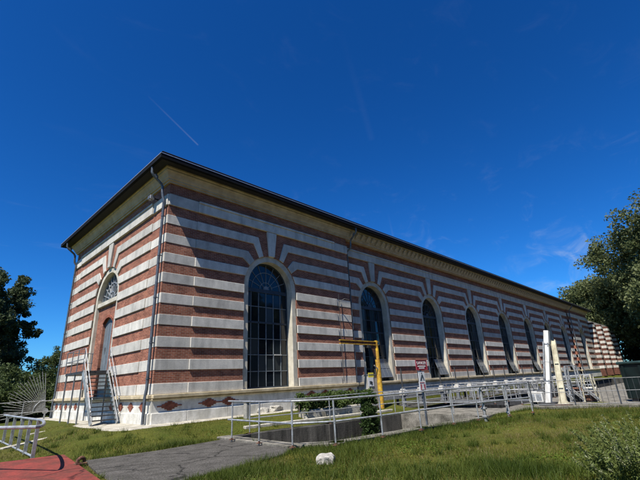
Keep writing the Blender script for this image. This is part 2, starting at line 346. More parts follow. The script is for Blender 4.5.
# pale kerb strips in the lawn, left
for k, (a, b, c) in enumerate((((2, 444), (105, 428), .22), ((30, 435), (88, 427), .2))):
    A = gp(*a, -.2); B = gp(*b, -.12); m = MB(); m.bar((A.x, A.y, zg(A.x, A.y)), (B.x, B.y, zg(B.x, B.y)), c, .10)
    tag(m.build('kerb_strip', 'concrete_pale', bevel=.015), kind='structure')
# kerb at the far lawn edge
m = MB(); pts = [(13.25, -9.8), (14.45, -13.5), (16.8, -21.5)]
for a, b in zip(pts, pts[1:]): m.bar((*a, -.38), (*b, -.38), .3, .2)
tag(m.build('kerb_edge', 'concrete_weathered', bevel=.02), kind='structure')

# ------------------------------------------------------------------ the long hall
hall = thing('banded_brick_hall', 'long brick hall with pale stone bands, arched windows and dark overhanging eaves', 'hall')
ML = lambda u, z, d: (u, -d, z)              # long front (faces -y)
ME = lambda u, z, d: (-d, u, z)              # end front (faces -x)
ZS = 6.15; R1 = 1.80; RI = 1.50; ZW = 1.09
LEV = [2.01+.9215*i for i in range(8)]; BH = .44; ZA = 9.38
def arc(cx, r, a0, a1, n): return [(cx+r*math.sin(a0+(a1-a0)*i/n), ZS+r*math.cos(a0+(a1-a0)*i/n)) for i in range(n+1)]
def facade(M, bm_, secs):
    """secs: (u0,u1,d,window centre or None, strips)"""
    for (u0, u1, d, wins, strips) in secs:
        cuts = [u0]+[(a+b)/2 for a, b in zip(wins, wins[1:])]+[u1]
        # brick wall with arched openings
        for k, cx in enumerate(wins):
            a, b = cuts[k], cuts[k+1]; m = MB()
            m.poly([M(u, z, d) for u, z in [(a, ZW), (cx-R1, ZW), (cx-R1, ZS)]+arc(cx, R1, -math.pi/2, 0, 14)[1:]+[(cx, 10.75), (a, 10.75)]])
            m.poly([M(u, z, d) for u, z in [(b, ZW), (cx+R1, ZW), (cx+R1, ZS)]+arc(cx, R1, math.pi/2, 0, 14)[1:]+[(cx, 10.75), (b, 10.75)]])
            pr = [(cx-R1, ZW), (cx-R1, ZS)]+arc(cx, R1, -math.pi/2, math.pi/2, 28)[1:]+[(cx+R1, ZW)]
            for p, q in zip(pr, pr[1:]): m.poly([M(*p, d), M(*q, d), M(*q, d-.6), M(*p, d-.6)])
            m.build('brick_wall', bm_, hall)
            # stone surround
            m = MB(); i0 = [(cx-RI, ZW), (cx-RI, ZS)]+arc(cx, RI, -math.pi/2, math.pi/2, 28)[1:]+[(cx+RI, ZW)]
            o0 = [(cx-R1+.004, ZW), (cx-R1+.004, ZS)]+arc(cx, R1-.004, -math.pi/2, math.pi/2, 28)[1:]+[(cx+R1-.004, ZW)]
            for k2 in range(len(i0)-1):
                p, q, s, t = i0[k2], i0[k2+1], o0[k2+1], o0[k2]
                m.poly([M(*p, d-.05), M(*q, d-.05), M(*s, d-.05), M(*t, d-.05)])
                m.poly([M(*p, d-.05), M(*q, d-.05), M(*q, d-.62), M(*p, d-.62)])
            m.build('arch_surround', 'stone_cream', hall, smooth=True)
            # keystone
            m = MB(); t5 = math.tan(R(6.0))
            m.prism([(cx-R1*math.sin(R(6)), ZS+R1*math.cos(R(6))), (cx+R1*math.sin(R(6)), ZS+R1*math.cos(R(6))), (cx+(ZA-.02-ZS)*t5, ZA-.02), (cx-(ZA-.02-ZS)*t5, ZA-.02)], M, d-.3, d+.10)
            m.build('keystone', 'stone', hall, bevel=.012)
            # window sill
            m = MB(); m.prism([(cx-R1-.1, .99), (cx+R1+.1, .99), (cx+R1+.1, 1.085), (cx-R1-.1, 1.085)], M, d-.62, d+.12); m.build('sill', 'stone_cream', hall, bevel=.012)
        # bands between the openings
        def bands(a, b, dd, lw, rw):
            for li, zb in enumerate(LEV):
                zt = zb+BH; P = []
                def endpts(cx, s):           # from top to bottom, end beside an arch on side s (-1: arch to the right)
                    if zt < ZS: return [(cx+s*R1, zt), (cx+s*R1, zb)]
                    if zb >= 8.3: t1, t2 = R(18.5), R(28)
                    elif zb >= 7.4: t1, t2 = R(41), R(54)
                    else:
                        pz = [zt-(zt-zb)*i/5 for i in range(6)]
                        return [(cx+s*math.sqrt(max(.1, R1*R1-max(0, z-ZS)**2)), z) for z in pz]
                    rr = R1+.001
                    q = [(cx+s*(zt-ZS)*math.tan(t1), zt)]
                    q += [(cx+s*rr*math.sin(t1+(t2-t1)*i/3), ZS+rr*math.cos(t1+(t2-t1)*i/3)) for i in range(4)]
                    q += [(cx+s*(zb-ZS)*math.tan(t2), zb)]
                    return q
                right = endpts(rw, -1) if rw is not None else [(b, zt), (b, zb)]
                left = endpts(lw, 1) if lw is not None else [(a, zt), (a, zb)]
                P = right+left[::-1]
                m = MB(); m.prism(P, M, dd-.3, dd+.058); m.build('stone_band', 'stone', hall, bevel=.012)
            m = MB(); za, zb2 = (a if lw is None else lw+R1), (b if rw is None else rw-R1)
            m.prism([(za, 1.085), (zb2, 1.085), (zb2, 1.50), (za, 1.50)], M, dd-.3, dd+.058); m.build('stone_band', 'stone', hall, bevel=.012)
        e0, e1 = u0, u1
        if strips:
            s0, s1 = strips
            for (a, b) in ((u0, s0), (s1, u1)):
                m = MB(); m.poly([M(a, ZW, d-.05), M(b, ZW, d-.05), M(b, 10.75, d-.05), M(a, 10.75, d-.05)]); m.build('brick_wall', bm_, hall)
                bands(a, b, d-.042, None, None)
                m = MB(); m.prism([(a, ZA), (b, ZA), (b, ZA+.56), (a, ZA+.56)], M, d-.3, d+.075); m.build('stone_band', 'stone', hall, bevel=.012)
            e0, e1 = s0, s1
        edges = [None]+list(wins)+[None]
        for lw, rw in zip(edges, edges[1:]): bands(e0+.001, e1-.001, d+.0, lw, rw)
        m = MB(); m.prism([(e0, ZA), (e1, ZA), (e1, ZA+.46), (e0, ZA+.46)], M, d-.3, d+.12); m.prism([(e0, ZA+.465), (e1, ZA+.465), (e1, ZA+.57), (e0, ZA+.57)], M, d-.3, d+.17); m.build('stone_band', 'stone', hall, bevel=.01)
        # plinth, base course, ledge moulding
        m = MB(); m.prism([(u0, -.6), (u1, -.6), (u1, .90), (u0, .90)], M, d-.5, d+.03); m.build('plinth', 'stone_plinth', hall)
        n = max(2, round((u1-u0)/1.9)); cs = [u0+(u1-u0)*i/n for i in range(n+1)]
        if strips: cs = sorted(set([u0, s0, s1, u1]+[s0+(s1-s0)*i/5 for i in range(6)]))
        for a, b in zip(cs, cs[1:]):
            m = MB(); m.prism([(a+.004, -.15), (b-.004, -.15), (b-.004, .40), (a+.004, .40)], M, d-.2, d+.10); m.build('base_block', 'stone_plinth', hall, bevel=.015)
        m = MB()
        m.prism([(u0-.02, .86), (u1+.02, .86), (u1+.02, .93), (u0-.02, .93)], M, d-.4, d+.11); m.prism([(u0-.03, .935), (u1+.03, .935), (u1+.03, 1.08), (u0-.03, 1.08)], M, d-.4, d+.19)
        m.build('ledge', 'ledge_tan', hall, bevel=.02)
MIDW = [15.75+8.12*k for k in range(7)]
secs = [(0, 12.7, 0, [6.1], (1.5, 11.35)), (12.7, 68, -.3, MIDW, None), (68, LEN, 0, [74.4], (69.35, 79.2))]
facade(ML, 'brick_long', secs)
facade(ME, 'brick_end', [(0, WID, 0, [6.92], (1.5, 12.35))])
for x in (12.7, 68):   # flanks of the projecting pavilions, far flank of the hall
    m = MB(); m.box(x-.3, x, .02, .35, -.2, 10.7) if x < 20 else m.box(x, x+.3, .02, .35, -.2, 10.7); m.build('brick_wall', 'brick_end', hall)
m = MB(); m.poly([(LEN, 0, -.2), (LEN, WID, -.2), (LEN, WID, 11), (LEN, 0, 11)]); m.build('end_wall', 'brick_end', hall)
m = MB(); m.poly([(0, WID, -.2), (LEN, WID, -.2), (LEN, WID, 11), (0, WID, 11)]); m.build('rear_wall', 'brick_long', hall)
# black box behind the windows: darkness of the unlit inside put into its colour
m = MB(); m.box(.9, LEN-.5, 1.1, WID-.5, .0, 10.9); m.build('interior_shade_box', 'black', hall)
# brick diamonds in the plinth
dm = MB()
for r_, hw in enumerate((.10, .21, .33, .52, .33, .21, .10)): dm.box(-hw, hw, -.048, 0, -.175+r_*.05+.003, -.175+r_*.05+.047)
dme = dm.mesh('brick_diamond', 'brick_plain')
for u in (.75, 2.55, 3.55, 8.8, 9.9, 12.0): inst('brick_diamond', dme, hall, (u, -.0, .63))
dm2 = MB()
for r_, hw in enumerate((.08, .15, .22, .30, .22, .15, .08)): dm2.box(-.048, 0, -hw, hw, -.175+r_*.05+.003, -.175+r_*.05+.047)
dme2 = dm2.mesh('brick_diamond', 'brick_plain')
for u in (.75, 1.9, 3.0, 4.1, 9.4, 10.3, 11.2, 12.2, 13.1): inst('brick_diamond', dme2, hall, (0, u, .63))

# cornice, soffit, gutter and roof: profiles run round the hall with mitred corners
def ring(prof, mt, name, smooth=False):
    m = MB(); 
    def loop(o): return [(-o, WID+o), (-o, -o), (LEN+o, -o), (LEN+o, WID+o)]
    L = [[(x, y, z) for x, y in loop(o)] for o, z in prof]
    for a, b in zip(L, L[1:]):
        for k in range(4):
            j = (k+1) % 4; m.poly([a[k], a[j], b[j], b[k]])
    return m.build(name, mt, hall, smooth=smooth)
ring([(-.35, 10.50), (.10, 10.50), (.10, 10.58), (.17, 10.60), (.17, 10.67), (.22, 10.72), (.26, 10.82), (.32, 10.92), (.38, 10.97), (.38, 11.05), (.42, 11.08), (.42, 11.16)], 'cornice_cream', 'cornice')
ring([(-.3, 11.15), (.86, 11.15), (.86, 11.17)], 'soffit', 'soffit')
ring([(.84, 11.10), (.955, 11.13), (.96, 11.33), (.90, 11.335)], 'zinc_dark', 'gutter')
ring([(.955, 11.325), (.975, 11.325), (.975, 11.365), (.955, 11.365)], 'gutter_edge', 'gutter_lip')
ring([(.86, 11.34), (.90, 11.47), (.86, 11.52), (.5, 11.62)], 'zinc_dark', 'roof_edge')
m = MB(); o = .86; h = 13.4
c = [(-o, -o, 11.50), (LEN+o, -o, 11.50), (LEN+o, WID+o, 11.50), (-o, WID+o, 11.50)]; a = (8, WID/2, h); b = (LEN-8, WID/2, h)
for q in ((c[0], c[1], b, a), (c[1], c[2], b), (c[2], c[3], a, b), (c[3], c[0], a)): m.poly(q)
m.build('roof', 'zinc_dark', hall)
# brackets under the cornice of the middle stretch
bk = MB(); bk.prism([(0, 0), (.84, 0), (.84, -.09), (.74, -.14), (.62, -.30), (0, -.36)], lambda u, z, d: (d, -u, z), -.075, .075)
bke = bk.mesh('bracket', 'cornice_cream')
for k in range(92): inst('bracket', bke, hall, (12.95+.6*k, .30, 10.97))
# downpipes
def downpipe(M, u, d, ztop=11.1, fd=.86):
    m = MB(); pts = [M(u, ztop, fd), M(u, 10.85, fd)]+[M(u, 10.85-.6*t, fd-(fd-.30)*sm(0, 1, t)) for t in (.25, .5, .75, 1)]+[M(u, 10.05, .30), M(u, 9.8, .26), M(u, 9.6, d+.22), M(u, 1.3, d+.22), M(u, 1.0, d+.26), M(u, .8, d+.26), M(u, .02, d+.26)]
    m.tube(pts, .062, 10)
    o = m.build('downpipe', 'pipe_zinc', hall, smooth=True)
    for z in (8.8, 6.9, 5.0, 3.1, 1.7):
        b = MB(); b.tube([M(u, z-.03, d+.22), M(u, z+.03, d+.22)], .075, 10); b.bar(M(u, z, d), M(u, z, d+.17), .03); b.build('pipe_bracket', 'pipe_zinc', o)
    b = MB(); b.tube([M(u, 10.62, fd-.25), M(u, 10.78, fd-.16)], .085, 10); b.build('pipe_collar', 'pipe_zinc', o)
downpipe(ME, .12, -.04); downpipe(ME, WID-.40, -.08); downpipe(ML, 68.2, .0)
downpipe(ML, 12.85, -.3)
# cable and small lamp bracket on the front between the first two windows
m = MB(); m.tube([(11.42, -.13, 6.45), (11.42, -.14, 4.9), (11.42, -.13, 1.2)], .018, 6); m.tube([(11.42, -.13, 5.95), (11.75, -.35, 6.15), (11.95, -.55, 6.05)], .022, 6); m.tube([(11.42, -.13, 5.4), (11.15, -.3, 5.65)], .018, 6)
m.build('wall_cable', 'steel_dark', hall)

# windows -------------------------------------------------------------
ZROWS = [1.09, 1.90, 2.71, 3.52, 4.36, 5.20, 5.98]; HW = RI; NC = 6; CW = 2*HW/NC
def arch_line(r, n=24, a=math.pi/2): return [(r*math.sin(-a+2*a*i/n), ZS+r*math.cos(-a+2*a*i/n)) for i in range(n+1)]
def window_meshes(M):
    f = MB(); g = MB()
    for s in (-1, 1): f.prism([(s*HW, ZW), (s*(HW-.07), ZW), (s*(HW-.07), ZS), (s*HW, ZS)], M, -.04, .05)
    o, i = arch_line(HW), arch_line(HW-.08)
    for k in range(24): f.prism([o[k], o[k+1], i[k+1], i[k]], M, -.04, .05)
    for z, h, dd in ((1.12, .07, .05), (4.36, .10, .055), (6.07, .20, .07)): f.prism([(-HW+.07, z-h/2), (HW-.07, z-h/2), (HW-.07, z+h/2), (-HW+.07, z+h/2)], M, -.04, dd)
    for c in range(1, NC):
        u = -HW+CW*c; g.prism([(u-.018, 1.16), (u+.018, 1.16), (u+.018, 5.97), (u-.018, 5.97)], M, -.02, .035)
    for z in (1.90, 2.71, 3.52, 5.20): g.prism([(-HW+.07, z-.016), (HW-.07, z-.016), (HW-.07, z+.016), (-HW+.07, z+.016)], M, -.02, .034)
    for r in (.42, .98):
        a, b = arch_line(r+.016), arch_line(r-.016)
        for k in range(24): g.prism([a[k], a[k+1], b[k+1], b[k]], M, -.02, .034)
    for k in range(1, 8):
        t = -math.pi/2+math.pi*k/8; s, c = math.sin(t), math.cos(t); px, pz = c*.014, -s*.014
        r0 = .12 if k % 2 == 0 else .42
        g.prism([(s*r0-px, ZS+c*r0-pz), (s*1.42-px, ZS+c*1.42-pz), (s*1.42+px, ZS+c*1.42+pz), (s*r0+px, ZS+c*r0+pz)], M, -.02, .033)
    g.prism([(-.2, 6.17), (.2, 6.17), (.14, 6.33), (0, 6.38), (-.14, 6.33)], M, -.02, .06)
    return f.mesh('window', 'frame_blue'), g.mesh('muntin', 'muntin_grey'), g.mesh('muntin', 'muntin_dark')
pane_mes = [MB().prism([(-CW/2, -.40), (CW/2, -.40), (CW/2, .40), (-CW/2, .40)], ML, -.006, .006).mesh('pane', g_) for g_ in ('glass_dark', 'glass_dusty', 'glass_grimy')]
FP = MB(); FP.prism(arch_line(HW-.03), ML, -.006, .006); fan_me = FP.mesh('fan_pane', 'glass_dark')
GP = MB(); GP.prism([(-HW, ZW), (HW, ZW), (HW, 6.0), (-HW, 6.0)], ML, -.006, .006); glaz_me = GP.mesh('glazing', 'glass_dark')
wf, wm, wmd = window_meshes(ML)
vent = MB()
VW = 1.35; VH = 1.30
for k in range(4): u = .02+k*(VW-.04)/3; vent.bar((u, 0, 0), (u, 0, -VH), .05, .04)
for z in (-.02, -VH*.5, -VH+.02): vent.bar((0, 0, z), (VW, 0, z), .05, .04)
vent_me = vent.mesh('open_vent', 'steel_grey')
vg = MB(); vg.box(.03, VW-.03, -.006, .006, -VH+.03, -.03); vg_me = vg.mesh('vent_pane', 'glass_frost')
rnd = random.Random(3)
for k, (cx, d) in enumerate([(6.1, 0)]+[(x, -.3) for x in MIDW]+[(74.4, 0)]):
    W = inst('window', wf, hall, (cx, -(d-.52), 0)); inst('muntin', wm if k == 0 else wmd, W)
    if k < 6:
        for r_ in range(6):
            for c_ in range(NC):
                zc = (ZROWS[r_]+ZROWS[r_+1])/2
                p = inst('pane', pane_mes[rnd.choice((0, 0, 0, 0, 1, 1, 2))], W, (-HW+CW*(c_+.5), 0, zc), (R(rnd.uniform(-1.6, 1.6)), 0, R(rnd.uniform(-1.4, 1.4)))); p.scale = (1, 1, (ZROWS[r_+1]-ZROWS[r_])/.8)
    else: inst('glazing', glaz_me, W)
    inst('fan_pane', fan_me, W)
    if 1 <= k <= 7:
        v = inst('open_vent', vent_me, W, (.08, -.03, 2.55), (R(-20), 0, 0)); inst('vent_pane', vg_me, v)
    if k == 0:
        m = MB(); m.box(HW-.96, HW-.50, -.10, -.045, 2.69, 2.74); m.build('open_pane_edge', 'white_paint', W)
# end front: brick infill, door, transom, fanlight
CY = 6.92
m = MB(); D = -.21
dy0, dy1, dz = CY-.85, CY+.58, 4.85
def seg(y): return dz+.28*(1-((y-(dy0+dy1)/2)/((dy1-dy0)/2))**2)
top = [(dy0+(dy1-dy0)*i/10, seg(dy0+(dy1-dy0)*i/10)) for i in range(11)]
m.poly([ME(u, z, D) for u, z in [(CY-RI, ZW), (dy0, ZW), (dy0, dz)]+top[1:6]+[(top[5][0], 5.85), (CY-RI, 5.85)]])
m.poly([ME(u, z, D) for u, z in [(CY+RI, ZW), (dy1, ZW), (dy1, dz)]+top[::-1][1:6]+[(top[5][0], 5.85), (CY+RI, 5.85)]])
for p, q in zip([(dy0, ZW)]+top+[(dy1, ZW)], top+[(dy1, ZW)]): m.poly([ME(*p, D), ME(*q, D), ME(*q, D-.2), ME(*p, D-.2)])
m.build('brick_infill', 'brick_end', hall)
m = MB(); m.prism([(dy0, ZW), (dy1, ZW), (dy1, dz)]+top[::-1][1:]+[(dy0, dz)][:0], ME, D-.22, D-.14); dr = m.build('door', 'door_grey', hall)
m = MB(); m.prism([(CY-.14, 2.3), (CY-.10, 2.3), (CY-.10, 4.95), (CY-.14, 4.95)], ME, D-.135, D-.125); m.prism([(CY+.10, 3.3), (CY+.15, 3.3), (CY+.15, 3.55), (CY+.10, 3.55)], ME, D-.139, D-.08); m.build('door_handle', 'steel_grey', dr)
m = MB()
for k in range(10): m.prism([top[k], top[k+1], (top[k+1][0], top[k+1][1]+.13), (top[k][0], top[k][1]+.13)], ME, D-.1, D+.03)
m.build('door_arch', 'brick_plain', hall)
m = MB(); m.prism([(CY-RI, 5.84), (CY+RI, 5.84), (CY+RI, 6.08), (CY-RI, 6.08)], ME, D-.3, D+.14); m.build('transom_sill', 'stone_cream', hall, bevel=.015)
W = inst('fanlight', MB().prism([(CY-RI, 6.08), (CY+RI, 6.08), (CY+RI, ZS)]+[(CY+u, z) for u, z in arch_line(RI-.01)[::-1]], ME, D-.14, D-.12).mesh('fanlight', 'glass_fan'), hall)
g = MB()
for r_ in (.45, .95, 1.44):
    a, b = arch_line(r_+.022), arch_line(r_-.022)
    for k in range(24): g.prism([(CY+u, z) for u, z in (a[k], a[k+1], b[k+1], b[k])], ME, D-.125, D-.07)
for k in range(1, 10):
    t = -math.pi/2+math.pi*k/10; s, c = math.sin(t), math.cos(t); px, pz = c*.02, -s*.02; r0 = .12 if k % 2 else .45
    g.prism([(CY+s*r0-px, ZS+c*r0-pz), (CY+s*1.44-px, ZS+c*1.44-pz), (CY+s*1.44+px, ZS+c*1.44+pz), (CY+s*r0+px, ZS+c*r0+pz)], ME, D-.125, D-.075)
g.build('muntin', 'galv', W)

# floodlight under the eave at the corner
t = thing('floodlight', 'small grey floodlight on a bracket under the eave at the building corner', 'floodlight', (-.3, 1.2, 9.95))
m = MB(); m.box(-.16, .06, -.14, .14, .02, .22); m.build('housing', 'steel_grey', t, bevel=.02)
m = MB(); m.box(-.175, -.162, -.12, .12, .04, .20); m.build('lens', 'glass_frost', t)
m = MB(); m.bar((.06, 0, .12), (.34, 0, .12), .05); m.bar((-.02, 0, .0), (-.02, 0, .1), .06); m.build('bracket', 'steel_dark', t)

# ------------------------------------------------------------------ annex beyond the hall
an = thing('banded_annex', 'lower brick annex with sunlit stone-banded pillars beyond the far end of the hall', 'annex')
m = MB(); m.box(81.9, 106, .6, 12, -.2, 9.3); m.build('wall', 'brick_long', an)
m = MB(); m.box(81.8, 106.2, .2, 12.2, 9.3, 9.75); m.build('parapet', 'stone', an)
pb = MB(); pb.box(-.72, .72, -.80, 0, 0, .46); pbm = pb.mesh('stone_band', 'stone')
for k in range(4):
    x = 82.9+6.6*k; m = MB(); m.box(x-.7, x+.7, -.5, .6, -.2, 9.3); m.build('pillar', 'brick_dark', an)
    for z in [1.1+.92*i for i in range(9)]: inst('stone_band', pbm, an, (x, .25, z))
for k in range(3):
    x = 86.2+6.6*k; m = MB(); m.box(x-2.1, x+2.1, .48, .62, 1.0, 8.9); m.build('window', 'glass_dark', an)

# ------------------------------------------------------------------ outside stair on the end front
st = thing('steel_staircase', 'galvanised steel stair with landing up to the door in the end wall', 'staircase', (-.75, 2.67, 0))
def loc(p): return Vector(p)-Vector((-.75, 2.67, 0))
X0, X1, Y0, Y1, ZT, YL = -1.28, -.26, 2.67, 4.55, 2.26, 7.35
NS = 12
for x in (X0, X1):
    m = MB(); m.bar(loc((x, Y0-.06, .02)), loc((x, Y1, ZT-.05)), .05, .24); m.build('stringer', 'galv', st)
for k in range(NS):
    z = ZT*(k+1)/(NS+1); y = Y0+.05+(Y1-Y0-.1)*(k+.5)/NS
    m = MB(); m.box(X0+.75+.03, X1+.75-.03, y-2.67-.12, y-2.67+.14, z-.02, z+.02); m.build('tread', 'steel_dark', st)
m = MB(); m.box(X0+.75, .62, Y1-2.67, YL-2.67, ZT-.12, ZT); m.build('landing', 'steel_dark', st)
for (x, y) in ((X0+.05, YL-.1), (X0+.05, 5.9), (X0+.05, 4.7), (-.2, YL-.1), (-.2, 4.7)):
    m = MB(); m.bar(loc((x, y, 0)), loc((x, y, ZT-.12)), .055); m.build('leg', 'steel_grey', st)
for x in (X0-.03, X1+.03):
    for h in (1.0, .52):
        m = MB(); m.tube([loc((x, Y0+.05, h)), loc((x, Y1, ZT+h))], .018, 8); m.build('handrail', 'steel_grey', st, smooth=True)
    for y in (Y0+.1, (Y0+Y1)/2, Y1):
        z = ZT*(y-Y0)/(Y1-Y0); m = MB(); m.bar(loc((x, y, z)), loc((x, y, z+1.0)), .032); m.build('post', 'steel_grey', st)
for h in (1.0, .52):
    m = MB(); m.tube([loc((X0-.03, Y1, ZT+h)), loc((X0-.03, YL, ZT+h)), loc((-.1, YL, ZT+h))], .02, 8); m.build('landing_rail', 'steel_grey', st)
for (x, y) in ((X0-.03, 5.5), (X0-.03, 6.4), (X0-.03, YL), (-.15, YL)):
    m = MB(); m.bar(loc((x, y, ZT)), loc((x, y, ZT+1.0)), .035); m.build('post', 'steel_grey', st)

# ------------------------------------------------------------------ railings
def railing(name, label, pts, hs, r=.024, mt='galv', pr=.024, group=None, bend=None, cat='railing', ext=None):
    pts = [Vector(p) for p in pts]; b = pts[0].copy(); t = thing(name, label, cat, b, group)
    for k, p in enumerate(pts):
        lean = Vector((random.uniform(-.015, .015), random.uniform(-.015, .015), 0))
        m = MB(); m.tube([p-b-Vector((0, 0, .05)), p-b+Vector((0, 0, hs[0]-r))+lean], pr, 8); m.tube([p-b+Vector((0, 0, hs[1]-.05))+lean*.5, p-b+Vector((0, 0, hs[1]+.05))+lean*.5], pr*1.28, 8); po = m.build('post', mt, t, smooth=True)
        m = MB(); m.box(*[v for c_ in ((p-b).x, (p-b).y) for v in (c_-.06, c_+.06)], (p-b).z-.01, (p-b).z+.012); m.tube([p-b+Vector((0, 0, .012)), p-b+Vector((0, 0, .05))], pr*1.3, 8); m.build('base_plate', 'rust', po)
    for h in hs:
        P = [p-b+Vector((0, 0, h+random.uniform(-.008, .008))) for p in pts]
        if ext: P = [P[0]-(P[1]-P[0]).normalized()*ext]+P
        m = MB(); m.tube(P, r, 8); m.build('rail', mt, t, smooth=True)
    return t
kz = -.30
F0 = [gp(231.7, 439.5, kz), gp(259, 443, kz), gp(292.7, 447.5, kz)]
F1 = [gp(336, 445, kz), gp(383, 437, kz), gp(421.5, 430, kz), gp(454, 424, kz), gp(479, 420, kz), gp(510, 415.5, kz), gp(533, 412.5, kz)]
railing('guard_railing', 'long galvanised pipe railing along the near side of the sunken ramp', F0+F1, (1.08, .55), .026, ext=.25)
S0 = [Vector((x, y, -.36)) for x, y in ((1.86, -3.96), (3.5, -4.33), (5.25, -4.68), (7.2, -4.68), (9.4, -4.95), (11.6, -5.3), (13.8, -5.6))]
railing('guard_railing', 'thinner pipe railing along the far side of the sunken ramp, nearer the hall', S0, (1.02, .5), .019, pr=.018)
railing('guard_railing', 'short galvanised railing across the end of the sunken ramp beside the deck', [(9.75, -9.0, -.37), (9.75, -7.7, -.37), (9.75, -6.4, -.37), (9.75, -5.2, -.37)], (1.0, .5), .02)
railing('guard_railing', 'long pale pipe railing on the deck in front of the row of sluice hoists', [(12.2+2.3*k, -3.6, -.37) for k in range(11)], (1.1, .55), .024, 'galv_bright')
railing('guard_railing', 'pipe railing further out on the deck beyond the end of the ramp', [(14.0+2.0*k, -7.0+.05*k, -.37) for k in range(8)], (1.08, .72, .36), .022, 'galv_bright')
railing('guard_railing', 'pale pipe railing on the near edge of the canal', [(13.7+1.9*k, -8.5, -.37) for k in range(9)], (1.05, .5), .022, 'galv_bright')
for k, x in enumerate((18.5, 31.0)):
    t = thing('canal_footbridge', 'steel footbridge across the canal, '+('nearer to', 'farther from')[k]+' the lawn', 'footbridge', (x, -5.75, -.36), 'footbridges over the canal')
    m = MB(); m.box(-.45, .45, -2.75, 2.75, .0, .06); m.build('walkway', 'steel_grey', t)
    for sx in (-.42, .42):
        for h in (1.0, .55): m = MB(); m.tube([(sx, -2.7, h+.06), (sx, 2.7, h+.06)], .022, 6); m.build('rail', 'galv_bright', t)
        for y_ in (-2.65, -1.33, 0, 1.33, 2.65): m = MB(); m.bar((sx, y_, .05), (sx, y_, 1.05), .045); m.build('post', 'galv_bright', t)
        m = MB(); m.box(sx-.04, sx+.04, -2.75, 2.75, -.2, -.01); m.build('girder', 'steel_dark', t)
# rail gates by the deck: thick clamp posts
for (px, py, lb) in ((486, 420, 'stout white gate post with clamps beside the near railing'), (508.5, 415.5, 'thinner white gate post with a clamp, right of the stout gate post')):
    p = gp(px, py, -.34); t = thing('gate_post', lb, 'post', p)
    s = 1 if px < 500 else .6
    m = MB(); m.tube([(0, 0, -.05), (-.02, .02, 1.12)], .055*s, 10); m.build('post', 'galv_bright', t, smooth=True)
    for z in (.08, .35, 1.0): m = MB(); m.box(-.085*s, .085*s, -.085*s, .085*s, z, z+.07); m.build('clamp', 'galv_bright', t, bevel=.01)
# left foreground railing with rounded end
P3 = gp(39, 420, .6); b = Vector((P3.x, P3.y, -.5))
t = thing('guard_railing', 'grey pipe railing with a rounded end beside the red slab at lower left', 'railing', b)
bk_ = [gp(39, 420, .6), gp(24, 418, .6), gp(10, 416, .6)]; dr_ = (bk_[2]-bk_[0]).normalized(); dr_.z = 0; dr_.normalize()
fr0 = gp(36, 427, .6); frd = (gp(-10, 428, .6)-fr0).normalized()
e0 = P3-b; mid = (gp(46.5, 422.5, .6))-b
m = MB(); curve = [e0+dr_*7, e0+dr_*3, e0+dr_*.2]
q0, q1, q2, q3 = e0+dr_*.2, gp(45.5, 419.5, .6)-b, gp(48, 426.5, .6)-b, fr0-b
for i in range(1, 11):
    s = i/10; curve.append(q0*(1-s)**3+q1*3*s*(1-s)**2+q2*3*s*s*(1-s)+q3*s**3)
curve += [q3+frd*1.5, q3+frd*4]
m.tube(curve, .038, 10); m.build('rail', 'galv', t, smooth=True)
m = MB(); m.tube([e0+Vector((0, 0, -.93)), e0+dr_*3+Vector((0, 0, -.93)), e0+dr_*7+Vector((0, 0, -.93))], .03, 8); m.build('rail', 'galv', t, smooth=True)
for s in (0, 1.25, 2.6, 4.2, 6): m = MB(); m.bar(e0+dr_*s, e0+dr_*s+Vector((0, 0, -1.15)), .09, .05); m.build('post', 'galv', t)
p = q3+frd*3.6; m = MB(); m.bar(p, p+Vector((0, 0, -.95)), .09, .05); m.build('post', 'galv', t)

# red slab with lifting ring
t = thing('red_slab', 'faded red painted concrete slab at the lower left corner', 'slab', (-6, -7, -.5))
m = MB(); m.prism([(-3.46+6, -2.5+7), (-3.62+6, -2.36+7), (-10+6, -1.6+7), (-10+6, -13+7), (-4.75+6, -13+7), (-4.12+6, -7.6+7)], lambda u, z, d: (u, z, d), -.25, .15)
m.build('slab_top', 'red_paint', t, bevel=.02)
t2 = thing('iron_ring', 'dark rusty iron ring on the corner of the red slab', 'ring', gp(80.5, 464, -.35))
m = MB(); cpts = [(.085*math.cos(a), .03*math.cos(a), .055+.08*math.sin(a)) for a in [R(-40+26*i) for i in range(11)]]; m.tube(cpts, .04, 8); m.build('ring', 'rust', t2, smooth=True)
m = MB(); m.box(-.13, .13, -.08, .08, -.02, .03); m.build('base', 'rust', t2, bevel=.01)

# ------------------------------------------------------------------ sunken ramp walls and kerbs
rw = thing('retaining_wall', 'dark streaked concrete walls and kerb round the sunken ramp', 'retaining wall', (1.0, -4.3, -1.7))
def wallrun(pts, th, z0, z1, mt, name):
    for a, b_ in zip(pts, pts[1:]):
        m = MB(); A = Vector((*a, (z0+z1)/2))-Vector((1.0, -4.3, -1.7)); B = Vector((*b_, (z0+z1)/2))-Vector((1.0, -4.3, -1.7)); d = (B-A).normalized()*th*.45
        m.bar(A-d, B+d, th, z1-z0); m.build(name, mt, rw, bevel=.015)
GP_ = grow(PIT, .22)
def run(idx, th, z1, mt):
    wallrun([GP_[k % len(GP_)] for k in idx], th, -1.7, z1, mt, 'wall')
run([6, 7, 8, 9, 10], .44, -.35, 'concrete_dark')
run([0, 1], .44, -.305, 'concrete_weathered')
run([1, 2, 3, 4, 5], .44, -.312, 'concrete_weathered')
run([5, 6], .44, -.318, 'concrete_weathered')

